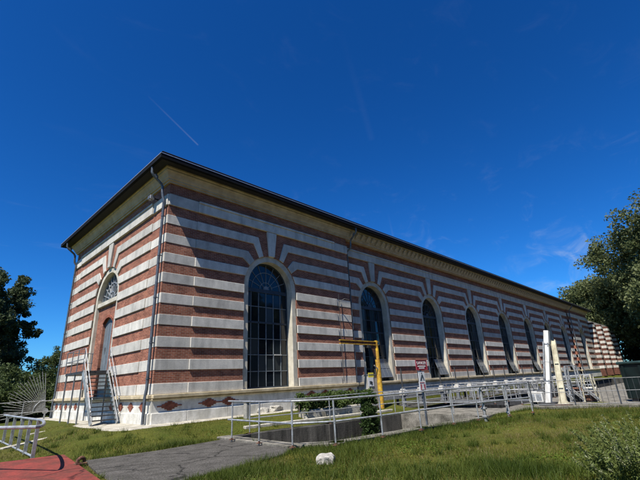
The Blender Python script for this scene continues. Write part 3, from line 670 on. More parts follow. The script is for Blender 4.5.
# ------------------------------------------------------------------ lawn strip by the hall: low wall, slabs, post, rubble
t = thing('low_wall', 'low pale concrete wall under the clipped hedge before the hall', 'wall', (7, -2.95, -.3))
for k in range(1, 5): m = MB(); m.box(-2.9+1.25*k, -1.66+1.25*k, -.28, .28, -.15, .40+.02*(k % 2)); m.build('block', 'concrete_pale', t, bevel=.04)
m_k = MB(); A = Vector((2.1, -3.3, -.22)); B = Vector((10.8, -3.75, -.3)); m_k.bar(A, B, .18, .12); tag(m_k.build('kerb_strip', 'concrete_pale', bevel=.02), kind='structure')
def rock(name, label, loc_, size, mt, seed, group=None, cat='stone', rz=0):
    bm = bmesh.new(); bmesh.ops.create_icosphere(bm, subdivisions=4, radius=1); rr = random.Random(seed)
    for v in bm.verts:
        c = v.co; q = [max(-.72, min(.72, c[i])) for i in range(3)]; s = 1+.10*math.sin(c.x*4+seed)*math.cos(c.y*3.3-seed)+.05*math.sin(c.z*3+c.x*4+seed*2)+.025*math.sin(c.y*7+c.z*5)+rr.uniform(-.01, .01); v.co = Vector((q[0]*size[0]*s, q[1]*size[1]*s, q[2]*size[2]*s))
    me = bpy.data.meshes.new(name); bm.to_mesh(me); bm.free(); me.materials.append(MATS[mt]); o = inst(name, me, None, loc_, (0, 0, rz)); return tag(o, label, cat, group)
p = gp(326, 459, -.34); rock('stone_block', 'white concrete block lying in the grass at the near corner of the railing', (p.x, p.y, -.40), (.34, .24, .20), 'rubble_white', 1, cat='block', rz=.6)
for k, (px, py, sz, lb) in enumerate(((275, 414, (.8, .5, .2), 'broken concrete slab lying flat on the grass before the first window'), (281, 409, (.7, .45, .17), 'upper tilted concrete slab on the heap before the first window'), (263, 416, (.35, .3, .16), 'small pale rubble lump left of the broken slabs'))):
    p = gp(px, py, -.15); rock('concrete_slab', lb, (p.x, p.y, zg(p.x, p.y)+.12+(.24 if k == 1 else 0)), sz, 'rubble', 10+k, 'rubble before the first window', 'rubble', .4+k)
p = yp(247, 416, -1.9); t = thing('concrete_post', 'stubby grey concrete post on the grass near the plinth', 'post', (p.x, p.y, zg(p.x, p.y)-.02))
m = MB(); m.box(-.11, .11, -.11, .11, -.1, .62); m.build('shaft', 'concrete', t, bevel=.02); m = MB(); m.box(-.13, .13, -.13, .13, .62, .68); m.build('cap', 'concrete', t, bevel=.015)

# ------------------------------------------------------------------ yellow jib crane, cabinet, warning signs
p = gp(382.5, 412, -.4); jb = Vector((p.x, p.y, -.4)); tip = yp(340, 344.5, p.y)-jb; topz = yp(382, 342, p.y).z-jb.z
t = thing('jib_crane', 'yellow jib crane with horizontal arm behind the ramp railing', 'crane', jb)
m = MB(); m.tube([(0, 0, 0), (0, 0, topz-.95)], .135, 14); m.build('column', 'yellow_paint', t, smooth=True)
m = MB(); m.tube([(0, 0, topz-.95), (0, 0, topz-.35)], .115, 12); m.bar((0, 0, topz-1.15), (0, 0, topz+.05), .10, .16); m.build('head', 'yellow_paint', t)
m = MB(); m.box(tip.x, .16, -.055, .055, topz-.20, topz-.155); m.box(tip.x, .16, -.055, .055, topz-.03, topz+.01); m.build('arm_flange', 'yellow_paint', t)
m = MB(); m.box(tip.x+.02, .14, -.012, .012, topz-.155, topz-.03); m.build('arm_web', 'rust', t)
m = MB(); m.prism([(-.12, topz-.2), (-.55, topz-.2), (-.12, topz-.95)], lambda u, z, d: (u, d, z), -.02, .02); m.build('gusset', 'rust', t)
m = MB(); m.box(-.85, -.62, -.09, .09, topz-.34, topz-.2); m.tube([(-.73, 0, topz-.34), (-.73, 0, topz-.5)], .015, 6); m.build('trolley', 'steel_dark', t)
m = MB(); m.box(-.2, .2, -.2, .2, -.03, .03); m.build('base_plate', 'steel_dark', t)
m = MB(); m.bar((-.12, -.05, topz-1.45), (-.4, -.05, topz-1.25), .05); m.build('crank', 'galv', t)
p = yp(372.5, 400, jb.y+.25); t = thing('control_cabinet', 'grey control cabinet carrying notices beside the yellow crane', 'cabinet', (p.x, p.y, -.4)); ch = yp(372.5, 375, p.y).z+.4
m = MB(); m.box(-.33, .38, -.15, .2, 0, ch); m.build('body', 'concrete', t, bevel=.01)
m = MB(); m.box(-.36, .41, -.18, .23, ch, ch+.04); m.build('lid', 'steel_grey', t)
m = MB(); m.box(-.45, .02, -.175, -.165, ch-.56, ch-.12); n1 = m.build('notice', 'sign_white', t); m = MB(); m.box(-.33, -.16, -.18, -.176, ch-.45, ch-.3); m.box(-.2, -.08, -.18, -.176, ch-.5, ch-.33); m.build('print', 'sign_dark', n1)
m = MB(); m.box(-.39, .06, -.172, -.162, ch-.13, ch+.12); m.build('notice', 'sign_yellow', t)
# sign post
p = gp(422, 427.5, -.36); sp = Vector((p.x, p.y, -.4)); sc = lambda x, y: yp(x, y, sp.y)-sp
t = thing('warning_sign_post', 'post with a red danger board above two white pictogram plates', 'sign', sp)
px0 = sc(421, 376).x; m = MB(); m.bar((px0, 0, 0), (px0, 0, sc(420, 362).z), .055); m.build('post', 'pipe_zinc', t)
a, b2 = sc(414, 360), sc(426.2, 370)
def plate(a, b2, name, mt, y=-.05, par=None): m = MB(); m.box(min(a.x, b2.x), max(a.x, b2.x), y, y+.015, min(a.z, b2.z), max(a.z, b2.z)); return m.build(name, mt, par or t, bevel=.004)
rd = plate(a, b2, 'danger_board', 'sign_red'); rd['label'] = 'red board with white lettering'
def text(s, x, z, size, y, mt, par):
    cu = bpy.data.curves.new('lettering', 'FONT'); cu.body = s; cu.size = size; cu.align_x = 'CENTER'; cu.extrude = .002; cu.resolution_u = 2
    o = bpy.data.objects.new('lettering', cu); col.objects.link(o); dg = bpy.context.evaluated_depsgraph_get(); me = bpy.data.meshes.new_from_object(o.evaluated_get(dg)); bpy.data.objects.remove(o)
    me.materials.clear(); me.materials.append(MATS[mt]); return inst('lettering', me, par, (x, y, z), (R(90), 0, 0))
cx = (a.x+b2.x)/2; h = abs(a.z-b2.z); wd = abs(a.x-b2.x); zt = max(a.z, b2.z)
text('DANGER', cx, zt-h*.46, wd*.21, -.056, 'sign_white', rd)
m = MB()
for z, f in ((zt-h*.62, .72), (zt-h*.80, .50)):
    x = cx-wd*f/2
    while x < cx+wd*f/2-.03:
        l = random.uniform(.03, .07); m.box(x, min(x+l, cx+wd*f/2), -.056, -.051, z-.018, z+.018); x += l+.014
m.build('small_lettering', 'sign_white', rd)
m = MB()
for x0, x1, z0, z1 in ((-wd/2, wd/2, -h/2, -h/2+.014), (-wd/2, wd/2, h/2-.014, h/2), (-wd/2, -wd/2+.014, -h/2, h/2), (wd/2-.014, wd/2, -h/2, h/2)): m.box(cx+x0, cx+x1, -.058, -.049, zt-h/2+z0, zt-h/2+z1)
m.build('border', 'sign_pink', rd)
a, b2 = sc(417, 371.5), sc(424.2, 381.2); w2 = plate(a, b2, 'pictogram_plate', 'sign_white', -.047); cx = (a.x+b2.x)/2; zt = a.z; h = a.z-b2.z
m = MB(); m.prism([(cx-.13, zt-h*.9), (cx-.02, zt-h*.35), (cx+.07, zt-h*.35), (cx+.14, zt-h*.9), (cx+.09, zt-h*.9), (cx+.03, zt-h*.55), (cx-.06, zt-h*.9)], lambda u, z, d: (u, -d, z), .047, .052); m.build('pictogram', 'sign_dark', w2)
m = MB(); m.tube([(cx, -.0475, zt-.06), (cx, -.056, zt-.06)], .022, 10); m.build('bolt', 'steel_dark', w2)
a, b2 = sc(417.8, 381.8), sc(425.4, 390); w3 = plate(a, b2, 'pictogram_plate', 'sign_white', -.05); cx = (a.x+b2.x)/2; zt = a.z; h = a.z-b2.z; wd = abs(a.x-b2.x)
m = MB(); m.box(cx-wd*.34, cx+wd*.38, -.055, -.0505, zt-h*.95, zt-h*.3); m.box(cx-wd*.4, cx+wd*.3, -.055, -.0505, zt-h*.16, zt-h*.08); m.build('red_field', 'sign_pink', w3)
m = MB(); m.tube([(cx, -.0565, zt-h*.5), (cx, -.0555, zt-h*.5)], .06, 12); m.prism([(cx-.08, zt-h*.92), (cx+.10, zt-h*.92), (cx+.05, zt-h*.62), (cx-.05, zt-h*.62)], lambda u, z, d: (u, -d, z), .0552, .057); m.build('pictogram', 'sign_white', w3)

# ------------------------------------------------------------------ sluice hoists, rake beams, deck machinery
def hoist_proto():
    st_ = MB(); st_.box(-.16, .16, -.16, .16, 0, .06); st_.box(-.1, .1, -.1, .1, .06, .62)
    gb = MB(); gb.box(-.2, .2, -.17, .17, .62, .9); gb.box(-.12, .12, -.12, .12, .9, .98)
    sp_ = MB(); sp_.tube([(0, 0, .95), (0, 0, 2.15)], .042, 8)
    hw = MB(); hw.tube([(.30+.0*i, .17*math.cos(a), .76+.17*math.sin(a)) for i, a in enumerate([2*math.pi*k/12 for k in range(13)])], .018, 6, cap=False); hw.bar((.2, 0, .76), (.31, 0, .76), .03); hw.bar((.3, -.17, .76), (.3, .17, .76), .02)
    return [('stand', st_.mesh('stand', 'steel_grey', bevel=.01)), ('gearbox', gb.mesh('gearbox', 'white_paint', bevel=.02)), ('spindle', sp_.mesh('spindle', 'steel_dark')), ('handwheel', hw.mesh('handwheel', 'steel_grey'))]
HP = hoist_proto()
ords = ['first', 'second', 'third', 'fourth', 'fifth', 'sixth', 'seventh', 'eighth', 'ninth', 'tenth', 'eleventh', 'twelfth', 'thirteenth', 'fourteenth', 'fifteenth', 'sixteenth']
for k in range(16):
    x = 11.6+2.35*k+.25*math.sin(k*2.3)
    t = thing('sluice_hoist', f'white sluice hoist with dark spindle before the hall, {ords[k]} from the crane', 'hoist', (x, -2.35, -.372), 'row of sluice hoists along the hall', random.uniform(-.1, .1))
    for n_, me in HP: inst(n_, me, t)
# long trough / beam behind hoists
t = thing('rack_beam', 'long pale steel beam running along the deck under the hoists', 'beam', (11, -1.75, -.37))
m = MB(); m.box(0, 40, -.12, .12, .42, .62); m.build('beam', 'galv', t)
for k in range(14): m = MB(); m.box(.3+3*k, .42+3*k, -.06, .06, 0, .42); m.build('leg', 'steel_dark', t)
# white leaning rake beam
p = gp(549, 405, -.37); top_ = yp(546.5, 331, -9.5)
dirv = Vector(pray(546.5, 331)); s = ((p.x+.55)-CAM[0])/dirv.x; TP = Vector(CAM)+dirv*s
t = thing('rake_beam', 'tall white box beam leaning over the edge of the lawn', 'rake', (p.x, p.y, -.372))
q = TP-Vector((p.x, p.y, -.372))
m = MB(); m.bar((0, 0, .0), q, .23, .30, up=(1, 0, 0)); m.build('beam', 'white_paint', t, bevel=.015)
m = MB(); m.bar(q*.80, q*.815, .26, .33, up=(1, 0, 0)); m.bar(q*.3, q*.315, .26, .33, up=(1, 0, 0)); m.build('joint_collar', 'steel_grey', t)
m = MB(); m.tube([q*.35+Vector((-.25, .1, 0)), q*.85+Vector((-.25, .1, 0))], .04, 8); m.build('hydraulic_line', 'galv', t)
m = MB(); m.box(-.35, .35, -.35, .35, 0, .12); m.build('foot', 'steel_dark', t, bevel=.01)
for f_ in (.16, .56): m = MB(); m.bar(q*f_, q*(f_+.004), .234, .304, up=(1, 0, 0)); m.build('seam', 'steel_grey', t)
for f_ in (.29, .325, .79, .825):
    for o_ in (-.1, .1): m = MB(); c_ = q*f_+Vector((-.16, o_*.8, 0)); m.tube([c_, c_+Vector((-.03, 0, 0))], .018, 6); m.build('bolt', 'steel_dark', t)
p2 = gp(564, 405, -.37); dirv = Vector(pray(553, 340)); s = ((p2.x+.9)-CAM[0])/dirv.x; TP2 = Vector(CAM)+dirv*s; q = TP2-Vector((p2.x, p2.y, -.372))
t = thing('rake_beam', 'tapered beige steel beam standing right of the white leaning beam', 'rake', (p2.x, p2.y, -.372))
for k_, off in enumerate((-.11, .11)): m = MB(); m.bar((0, off*1.25, 0), q+Vector((0, off*.8, 0)), .14, .035, up=(0, 1, 0)); m.build('flange', 'beige_paint', t)
m = MB(); m.bar((0, 0, 0), q*.985, .02, .2, up=(0, 1, 0)); m.build('web', 'beige_paint', t)
for f_ in (.25, .62): m = MB(); m.bar(q*f_+Vector((0, -.1, 0)), q*f_+Vector((0, .1, 0)), .13, .02); m.build('stiffener', 'beige_paint', t)
for sy in (-1, 1): m = MB(); m.prism([(sy*.13, 0), (sy*.28, 0), (sy*.12, .3)], lambda u, z, d: (d, u, z), -.02, .02); m.build('gusset', 'beige_paint', t)
m = MB(); m.box(-.22, .22, -.34, .34, 0, .04); m.build('foot', 'rust', t, bevel=.01)
# white panels by the beam
for k, (px, dz_) in enumerate(((533, .0), (539.5, -.03))):
    p = gp(px, 405, -.37); t = thing('switch_box', ('left', 'right')[k]+' of two white boxes at the foot of the leaning beam', 'box', (p.x+.3, p.y, -.372), 'white boxes by the beam')
    m = MB(); m.box(-.16, .16, -.18, .18, .12, .62+dz_); m.build('case', 'white_paint', t, bevel=.015)
    m = MB(); m.box(-.17, -.161, -.12, .12, .2, .5); m.build('cover', 'galv', t)
    m = MB(); m.box(-.1, .1, -.1, .1, 0, .12); m.build('stand', 'steel_dark', t)
# trash-rack frames further along the deck
for k, (px, lb) in enumerate(((571, 'dark steel rack frame right of the beige beam'), (582, 'second dark steel rack frame, with rusty winch'), (597, 'rack frame nearest the dark green container, with pale diagonal steps'))):
    p = gp(px, 403.2, -.37); t = thing('rack_frame', lb, 'frame', (p.x+1.2, p.y+.4, -.372), 'rack frames on the deck')
    hgt = (1.55, 1.75, 1.3)[k]
    for (dx, dy) in ((-.3, -.28), (-.3, .28), (.3, -.28), (.3, .28)): m = MB(); m.bar((dx, dy, 0), (dx*.8, dy*.75, hgt), .06); m.build('upright', ('galv', 'galv', 'beige_paint')[k], t)
    for z in (.35, .8, hgt): 
        m = MB()
        for a, b2 in (((-.3, -.28), (-.3, .28)), ((.3, -.28), (.3, .28)), ((-.3, -.28), (.3, -.28)), ((-.3, .28), (.3, .28))): f_ = 1-.22*z/hgt; m.bar((a[0]*f_, a[1]*f_, z), (b2[0]*f_, b2[1]*f_, z), .04)
        m.build('cross_bar', ('galv', 'steel_grey', 'galv')[k], t)
    m = MB(); m.box(-.2, .2, -.24, .24, .04, .36); m.build('motor', ('steel_dark', 'black', 'rust')[k], t, bevel=.03)
    m = MB(); m.tube([(0, -.3, .55), (0, .3, .55)], .14, 12); m.build('winch_drum', ('steel_grey', 'rust', 'rubble')[k], t, smooth=True)
    m = MB(); m.bar((-.34, -.3, .1), (-.3, .3, .75), .05); m.bar((-.34, -.4, .1), (-.3, .2, .75), .05); m.build('brace', 'galv_bright', t)
# container and its fence
pa = gp(616, 405, -.37); t = thing('waste_container', 'dark green steel container with lid behind the fence at the right edge', 'container', (pa.x+2.3, pa.y-1.35, -.372)); t.rotation_euler = (0, 0, R(-28))
m = MB(); m.box(-.6, 1.4, -2.6, 1.05, .12, 1.66); m.build('body', 'container_green', t, bevel=.03)
m = MB(); m.box(-.68, 1.48, -2.7, 1.13, 1.66, 1.80); m.build('lid', 'container_lid', t, bevel=.05)
for k in range(5): m = MB(); m.box(-.66, -.6, -2.4+.8*k, -2.3+.8*k, .15, 1.6); m.build('rib', 'container_green', t)
for y_ in (-2.4, .6): m = MB(); m.box(-.55, 1.3, y_, y_+.3, 0, .12); m.build('skid', 'steel_dark', t)
fp = [Vector((13.55, -9.7, -.37)), Vector((14.1, -11.3, -.37)), Vector((14.6, -12.9, -.37)), Vector((15.1, -14.5, -.37)), Vector((15.6, -16.1, -.37))]
b = fp[0]; t = thing('bar_fence', 'thin grey steel fence along the far edge of the lawn', 'fence', b)
for p in fp: m = MB(); m.bar(p-b, p-b+Vector((0, 0, 1.15)), .05); m.build('post', 'fence_dark', t)
for h in (1.12, .12, .62): m = MB(); m.tube([p-b+Vector((0, 0, h)) for p in fp], .014, 6); m.build('rail', 'fence_dark', t)
bar = MB().tube([(0, 0, .1), (0, 0, 1.12)], .008, 5).mesh('bar', 'fence_dark')
for a, c_ in zip(fp[1:], fp[2:]):
    for i in range(1, 8): inst('bar', bar, t, (a-b).lerp(c_-b, i/8))

# ------------------------------------------------------------------ spike fan and its rails at the left
hub = yp(44, 411, 13.5); t = thing('spike_fan', 'fan of radiating steel spikes beside the far corner of the end wall', 'barrier', hub)
m = MB(); m.tube([(.05, -.03, 0), (.05, .03, 0)], .16, 14); m.build('hub', 'galv', t)
for k in range(21):
    a = R(97+k*4.55); m = MB(); l = 2.1+.12*math.sin(k*1.7); c_, s_ = math.cos(a), math.sin(a)
    m.tube([(c_*.12+.05, 0, s_*.12), (c_*l*.93, .0, s_*l), (c_*(l+.12)*.93, -.0, s_*(l+.12))], [.022, .018, .003], 6); m.build('spike', 'galv_bright', t)
m = MB(); m.tube([(.62*math.cos(R(95+i*9.2))*.93, -.02, .62*math.sin(R(95+i*9.2))) for i in range(11)], .02, 6); m.build('hoop', 'galv', t)
m = MB(); m.bar((.05, 0, 0), (.05, 0, -hub.z-.05), .08); m.build('post', 'galv', t)
pl = [yp(57, 410, 13.2), yp(22, 414, 13.2), yp(-12, 418, 13.2)]
railing('guard_railing', 'low two-rail fence in front of the spike fan at far left', [(p.x, 13.2, -.05) for p in pl], (1.05, .45), .028, 'galv_bright')

# ------------------------------------------------------------------ foliage
def leaves(centers, radii, per, size, seed, flat=.0, elong=1.6):
    rg = np.random.RandomState(seed); n = len(centers)*per
    c = np.repeat(np.array(centers), per, axis=0); rr = np.repeat(np.array(radii), per)[:, None]
    d = rg.normal(size=(n, 3)); d /= np.linalg.norm(d, axis=1)[:, None]
    p = c+d*rr*(rg.rand(n, 1)**.45)*np.array([1, 1, .8])
    a = rg.normal(size=(n, 3)); a[:, 2] *= (1-flat); a /= np.linalg.norm(a, axis=1)[:, None]
    q = rg.normal(size=(n, 3)); b_ = np.cross(a, q); b_ /= np.linalg.norm(b_, axis=1)[:, None]
    s = size*(.6+.8*rg.rand(n, 1)); a = a*s*elong; b_ = b_*s
    V = np.stack([p-a*.5, p+b_*.42, p+a*.5, p-b_*.42], axis=1)
    return V.reshape(-1, 3)
def crown_pts(rg, cen, rad, n, shell=.55, taper=0.0):
    out = []
    while len(out) < n:
        d = rg.normal(size=3); d /= np.linalg.norm(d); d[:2] *= 1-taper*max(0, d[2]); s = shell+(1-shell)*rg.rand() if rg.rand() < .75 else rg.rand()
        out.append(np.array(cen)+d*np.array(rad)*s*(1+.16*math.sin(3*d[0]+5*d[2])+.1*rg.normal()))
    return out
def tree(name, label, base, h, cen, rad, nclump, cr, per, size, mt, seed, group, cat='tree', trunk=.35, top=.85):
    t = thing(name, label, cat, base, group); rg = np.random.RandomState(seed)
    C = crown_pts(rg, cen, rad, nclump, taper=.75 if name == 'poplar_tree' else 0.0); rr = [cr*(.6+.8*rg.rand()) for _ in C]
    V = leaves(C, rr, per, size, seed+1)
    npmesh('crown', V, 4, mt, t)
    m = MB(); z1 = h*top; m.tube([(0, 0, -.3), (.02*h*.3, 0, z1*.3), (cen[0]*.5, cen[1]*.5, z1*.6), (cen[0]*.8, cen[1]*.8, z1)], [trunk, trunk*.8, trunk*.5, trunk*.12], 9)
    for k in range(min(16, len(C))):
        q = Vector(C[k*len(C)//16 % len(C)]); zz = min(z1*.8, max(.2*h, q.z*.6)); f_ = zz/z1
        m.tube([(cen[0]*.6*f_, cen[1]*.6*f_, zz), (q*.5+Vector((0, 0, zz*.45))), q], [trunk*.35, trunk*.2, trunk*.05], 6)
    m.build('trunk', 'bark', t, smooth=True); return t
# right: big tree spreading over the far end of the hall, others behind
tree('broadleaf_tree', 'tall spreading tree rising over the far end of the hall', (96, -17, -.4), 33, (0, 0, 20.0), (11.5, 14, 13), 760, 2.3, 230, .36, 'leaf_oak', 11, 'trees at the far end', trunk=.6)
tree('broadleaf_tree', 'lower broad tree behind the far end of the roof', (108, 1, -.4), 22, (0, 0, 14.5), (8, 8.0, 7.5), 320, 2.1, 200, .36, 'leaf_oak', 12, 'trees at the far end', trunk=.45)
tree('broadleaf_tree', 'dark tree standing behind the green container at the right edge', (92, -32, -.4), 24, (0, 0, 14), (10, 11, 11), 420, 2.1, 200, .38, 'leaf_oak', 13, 'trees at the far end', trunk=.5)
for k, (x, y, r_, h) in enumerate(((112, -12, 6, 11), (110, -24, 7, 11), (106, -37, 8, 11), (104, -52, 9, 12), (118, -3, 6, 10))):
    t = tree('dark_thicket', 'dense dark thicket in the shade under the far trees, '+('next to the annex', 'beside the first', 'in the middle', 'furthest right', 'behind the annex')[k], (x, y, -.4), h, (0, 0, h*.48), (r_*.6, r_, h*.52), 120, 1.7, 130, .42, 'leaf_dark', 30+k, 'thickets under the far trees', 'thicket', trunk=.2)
# trees added out of view to block low sky light; they mirror in the windows
proto = {}
for k, (x, y, sc_) in enumerate(((-42, -50, 1.0), (-28, -53, 1.1), (-14, -50, .95), (0, -54, 1.15), (14, -50, 1.0), (28, -54, 1.1), (42, -50, 1.0), (57, -54, 1.1), (72, -50, 1.05))):
    nth = ('at the far left of', 'second in', 'third in', 'fourth in', 'in the middle of', 'sixth in', 'seventh in', 'eighth in', 'at the far right of')[k]
    lb = f'round dark tree {nth} the unseen row added behind the camera to block low sky'
    if k < 2: proto[k] = tree('sky_block_tree', lb, (x, y, -.4), 22, (0, 0, 10.6), (8.4, 5.5, 11), 230, 1.9, 90, .55, 'leaf_bush', 80+k, 'added trees behind the camera', trunk=.4)
    else:
        o = thing('sky_block_tree', lb, 'tree', (x, y, -.4), 'added trees behind the camera', rz=k*1.3)
        for c_ in proto[k % 2].children: q = c_.copy(); col.objects.link(q); q.parent = o
    (proto[k] if k < 2 else o).scale = (sc_, sc_, sc_)
# left trees
tree('poplar_tree', 'tall dark upright tree at the left, its crown clear of the hall', (yp(19, 300, 36.5).x, 36.5, 0), 15.2, (0, 0, 8.0), (2.1, 2.1, 7.2), 125, .58, 130, .17, 'leaf_poplar', 41, 'trees left of the hall', trunk=.25)
tree('poplar_tree', 'dark upright tree cut by the left edge of the picture', (yp(-4, 300, 34.5).x, 34.5, 0), 14.6, (0, 0, 8.0), (2.0, 2.0, 7.0), 115, .58, 130, .17, 'leaf_poplar', 42, 'trees left of the hall', trunk=.25)
tree('poplar_tree', 'rear dark tree filling the gap between the two left trees', (yp(10, 300, 43).x, 43, 0), 13.5, (0, 0, 6.2), (2.0, 2.0, 5.4), 90, .8, 140, .18, 'leaf_poplar', 43, 'trees left of the hall', trunk=.25)
for k, (px, y, h, r_, lb) in enumerate(((48, 40, 6.6, 2.6, 'leafy bush rising beside the far corner of the hall'), (33, 33, 4.3, 2.3, 'rounded bush under the tall left tree'), (12, 30, 4.0, 2.4, 'rounded bush behind the spike fan'), (-10, 27, 4.2, 2.4, 'bush at the left edge of the picture'), (56, 50, 8.5, 2.6, 'tall thin bush far behind the end wall'), (24, 25, 2.4, 1.9, 'low bush right behind the spike fan'), (40, 24, 2.0, 1.7, 'low bush between the spike fan and the wall'), (2, 23, 2.5, 2.0, 'low bush left of the spike fan'))):
    p = yp(px, 405, y); tree('bush', lb, (p.x, y, -.1), h, (0, 0, h*.5), (r_, r_, h*.52), 80, .6, 120, .13, 'leaf_bush', 60+k, 'bushes left of the hall', 'bush', trunk=.1)
# clipped hedge on the low wall, ivy by the crane
t = thing('clipped_hedge', 'low clipped leafy hedge in front of the hall beside the crane', 'hedge', (7.2, -2.95, -.05)); rg = np.random.RandomState(5)
C = [(rg.uniform(-1.9, 3.0), rg.uniform(-.3, .3), rg.uniform(.22, .72)+.05*math.sin(i)) for i in range(180)]
npmesh('foliage', leaves(C, [.2]*len(C), 70, .07, 6), 4, 'leaf_hedge', t)
for k in range(1, 9): MB().tube([(-2.7+.68*k, 0, .05), (-2.65+.68*k, .05, .55)], .03, 6).build('stem', 'bark', t)
iv = gp(369, 421, -.4); t = thing('ivy_clump', 'dark ivy hanging over the far ramp wall below the hedge end', 'ivy', (iv.x, iv.y, -.4)); rg = np.random.RandomState(8)
C = [(rg.uniform(-.33, .38), rg.uniform(-.18, .2), rg.uniform(-.75, 1.0)) for i in range(120)]
npmesh('foliage', leaves(C, [.15]*len(C), 80, .075, 9), 4, 'leaf_ivy', t)
m = MB(); m.tube([(0, 0, -.8), (.03, .02, .2), (0, 0, .9)], .06, 6); m.build('stem', 'bark', t)

# ------------------------------------------------------------------ grass
rg = np.random.RandomState(21)
slabs = [[(-3.46, -4.2), (-1.6, -4.45), (.55, -4.25), (.34, -7.9), (-.3, -8.35), (-1.6, -8.55), (-2.9, -8.75), (-4.2, -9.4), (-4.6, -12.5), (-4.0, -7.4)],
         [(.98, -4.1), (.42, -7.7), (1.3, -8.6), (5.0, -9.1), (8.7, -9.4), (9.85, -9.2), (9.9, -4.8), (7.2, -4.45), (5.25, -4.45), (1.8, -3.7), (.62, -4.1)],
         [(9.9, -4.2), (9.9, -9.0), (13.4, -9.9), (14.6, -13.6), (17, -22), (75, -22), (75, .3), (13, .3), (13, -4.2)],
         [(-.75, 15.5), (-.7, 8.2), (-.95, 7.0), (-.85, 5.4), (-1.5, 4.1), (-1.62, 2.6), (-1.5, 1.4), (-1.75, .3), (-1.6, -.8), (-1.15, -1.25), (-.2, -1.1), (1.5, -1.15), (4, -1.0), (8, -1.1), (12.6, -1.0), (12.6, .2), (.2, .2), (.2, 15.5)],
         [(-3.46, -2.5), (-3.62, -2.36), (-10, -1.6), (-10, -13), (-4.75, -13), (-4.12, -7.6)], [(0, 0), (80, 0), (80, 14), (0, 14)]]
def vin(X, Y, P):
    c = np.zeros(len(X), bool); j = len(P)-1
    for i in range(len(P)):
        (xi, yi), (xj, yj) = P[i], P[j]
        if yi != yj: c ^= ((yi > Y) != (yj > Y)) & (X < (xj-xi)*(Y-yi)/(yj-yi)+xi)
        j = i
    return c
def zgv(X, Y):
    dx = np.maximum(np.maximum(-X, 0), X-LEN); dy = np.maximum(np.maximum(-Y, 0), Y-WID); d = np.hypot(dx, dy)+np.where(Y < 0, 4.5*np.clip((X-12.6)/.7, 0, 1), 0)
    s1 = np.clip((d-1.6)/2.9, 0, 1); s1 = s1*s1*(3-2*s1); s2 = np.clip((d-2)/3, 0, 1); s2 = s2*s2*(3-2*s2)
    return -.02-.38*s1+(.018*np.sin(X*1.3+Y*.7)+.012*np.sin(X*.5-Y*2.1))*s2
def grass(name, label, X, Y, hmin, hmax, wid, mt, seed):
    rg = np.random.RandomState(seed); keep = np.ones(len(X), bool)
    for P in slabs: keep &= ~vin(X, Y, P)
    X, Y = X[keep], Y[keep]; n = len(X); Z = zgv(X, Y)
    hh = rg.uniform(hmin, hmax, n)*(1+.35*np.sin(X*2.1+1)*np.sin(Y*1.7)); a = rg.rand(n)*6.283; w_ = wid*(.6+.8*rg.rand(n)); le = rg.normal(0, .45, (n, 2))*hh[:, None]
    b0 = np.stack([X-np.cos(a)*w_, Y-np.sin(a)*w_, Z-.01], 1); b1 = np.stack([X+np.cos(a)*w_, Y+np.sin(a)*w_, Z-.01], 1)
    tp = np.stack([X+le[:, 0], Y+le[:, 1], Z+hh], 1)
    o = npmesh(name, np.stack([b0, b1, tp], 1).reshape(-1, 3), 3, mt)
    return tag(o, label, 'grass', kind='stuff')
# density falls with distance from the camera
n = 400000; ang = rg.uniform(R(2), R(92), n); rad_ = 4.8+rg.rand(n)**1.25*18
X = CAM[0]+rad_*np.sin(ang); Y = CAM[1]+rad_*np.cos(ang)
def patch(X, Y, f=1.0): return (np.sin(X*1.1*f+.6*np.sin(Y*1.7*f))+np.sin(Y*1.35*f+1.3+.8*np.sin(X*.9*f))+.7*np.sin((X+Y)*2.6*f+2)+.5*np.sin((X-1.7*Y)*4.1*f))/3.2
pk = patch(X, Y); kp = rg.rand(n) < np.clip(.92+1.2*pk-.22*(X < -.5), .10, 1); dry = kp & (rg.rand(n) < np.clip(.14-.42*patch(X+9, Y-4, .7)+.18*(X < -.5), .04, .55))
grass('dry_grass', 'straw coloured dry blades scattered through the lawn', X[dry], Y[dry], .02, .07, .0045, 'blade_dry', 5)
cw = rg.rand(n) < np.clip(-.02+.42*patch(X-5, Y+7, 1.3), 0, .4); cw &= kp & ~dry; kp &= ~dry & ~cw
kx, ky = X[cw], Y[cw]; ins = np.ones(len(kx), bool)
for P in slabs: ins &= ~vin(kx, ky, P)
kx, ky = kx[ins], ky[ins]; cpts = np.stack([kx, ky, zgv(kx, ky)+.03], 1)
tag(npmesh('clover', leaves(cpts, [.03]*len(cpts), 2, .026, 77, elong=1.1), 4, 'clover'), 'low clover and broad weeds in patches of the lawn', 'clover', kind='stuff')
X, Y = X[kp], Y[kp]
grass('lawn_grass', 'short patchy lawn grass between path, ramp and hall', X, Y, .018, .055, .0055, 'blade', 3)
cl = []
for (px, py, s, k) in ((318, 447, .35, 1500), (300, 452, .3, 900), (340, 455, .45, 900), (330, 465, .5, 1300), (250, 470, .5, 1500), (300, 474, .6, 1600), (405, 432, .5, 1500), (430, 430, .45, 1800), (400, 440, .6, 1500), (360, 449, .5, 1300), (520, 470, .5, 1800), (560, 474, .5, 1500), (480, 474, .5, 1500), (440, 474, .5, 1200), (380, 474, .5, 1300), (220, 478, .4, 1200), (610, 470, .4, 1200), (565, 416, .6, 1200), (600, 413, .6, 900), (640, 412, .7, 900), (150, 452, .3, 500), (180, 447, .3, 500), (130, 448, .3, 500), (100, 452, .3, 500), (455, 428, .4, 900), (500, 421, .5, 900)):
    p = gp(px, py, -.4); q = rg.normal(0, 1, (k, 2))*s; cl.append(q+np.array([p.x, p.y]))
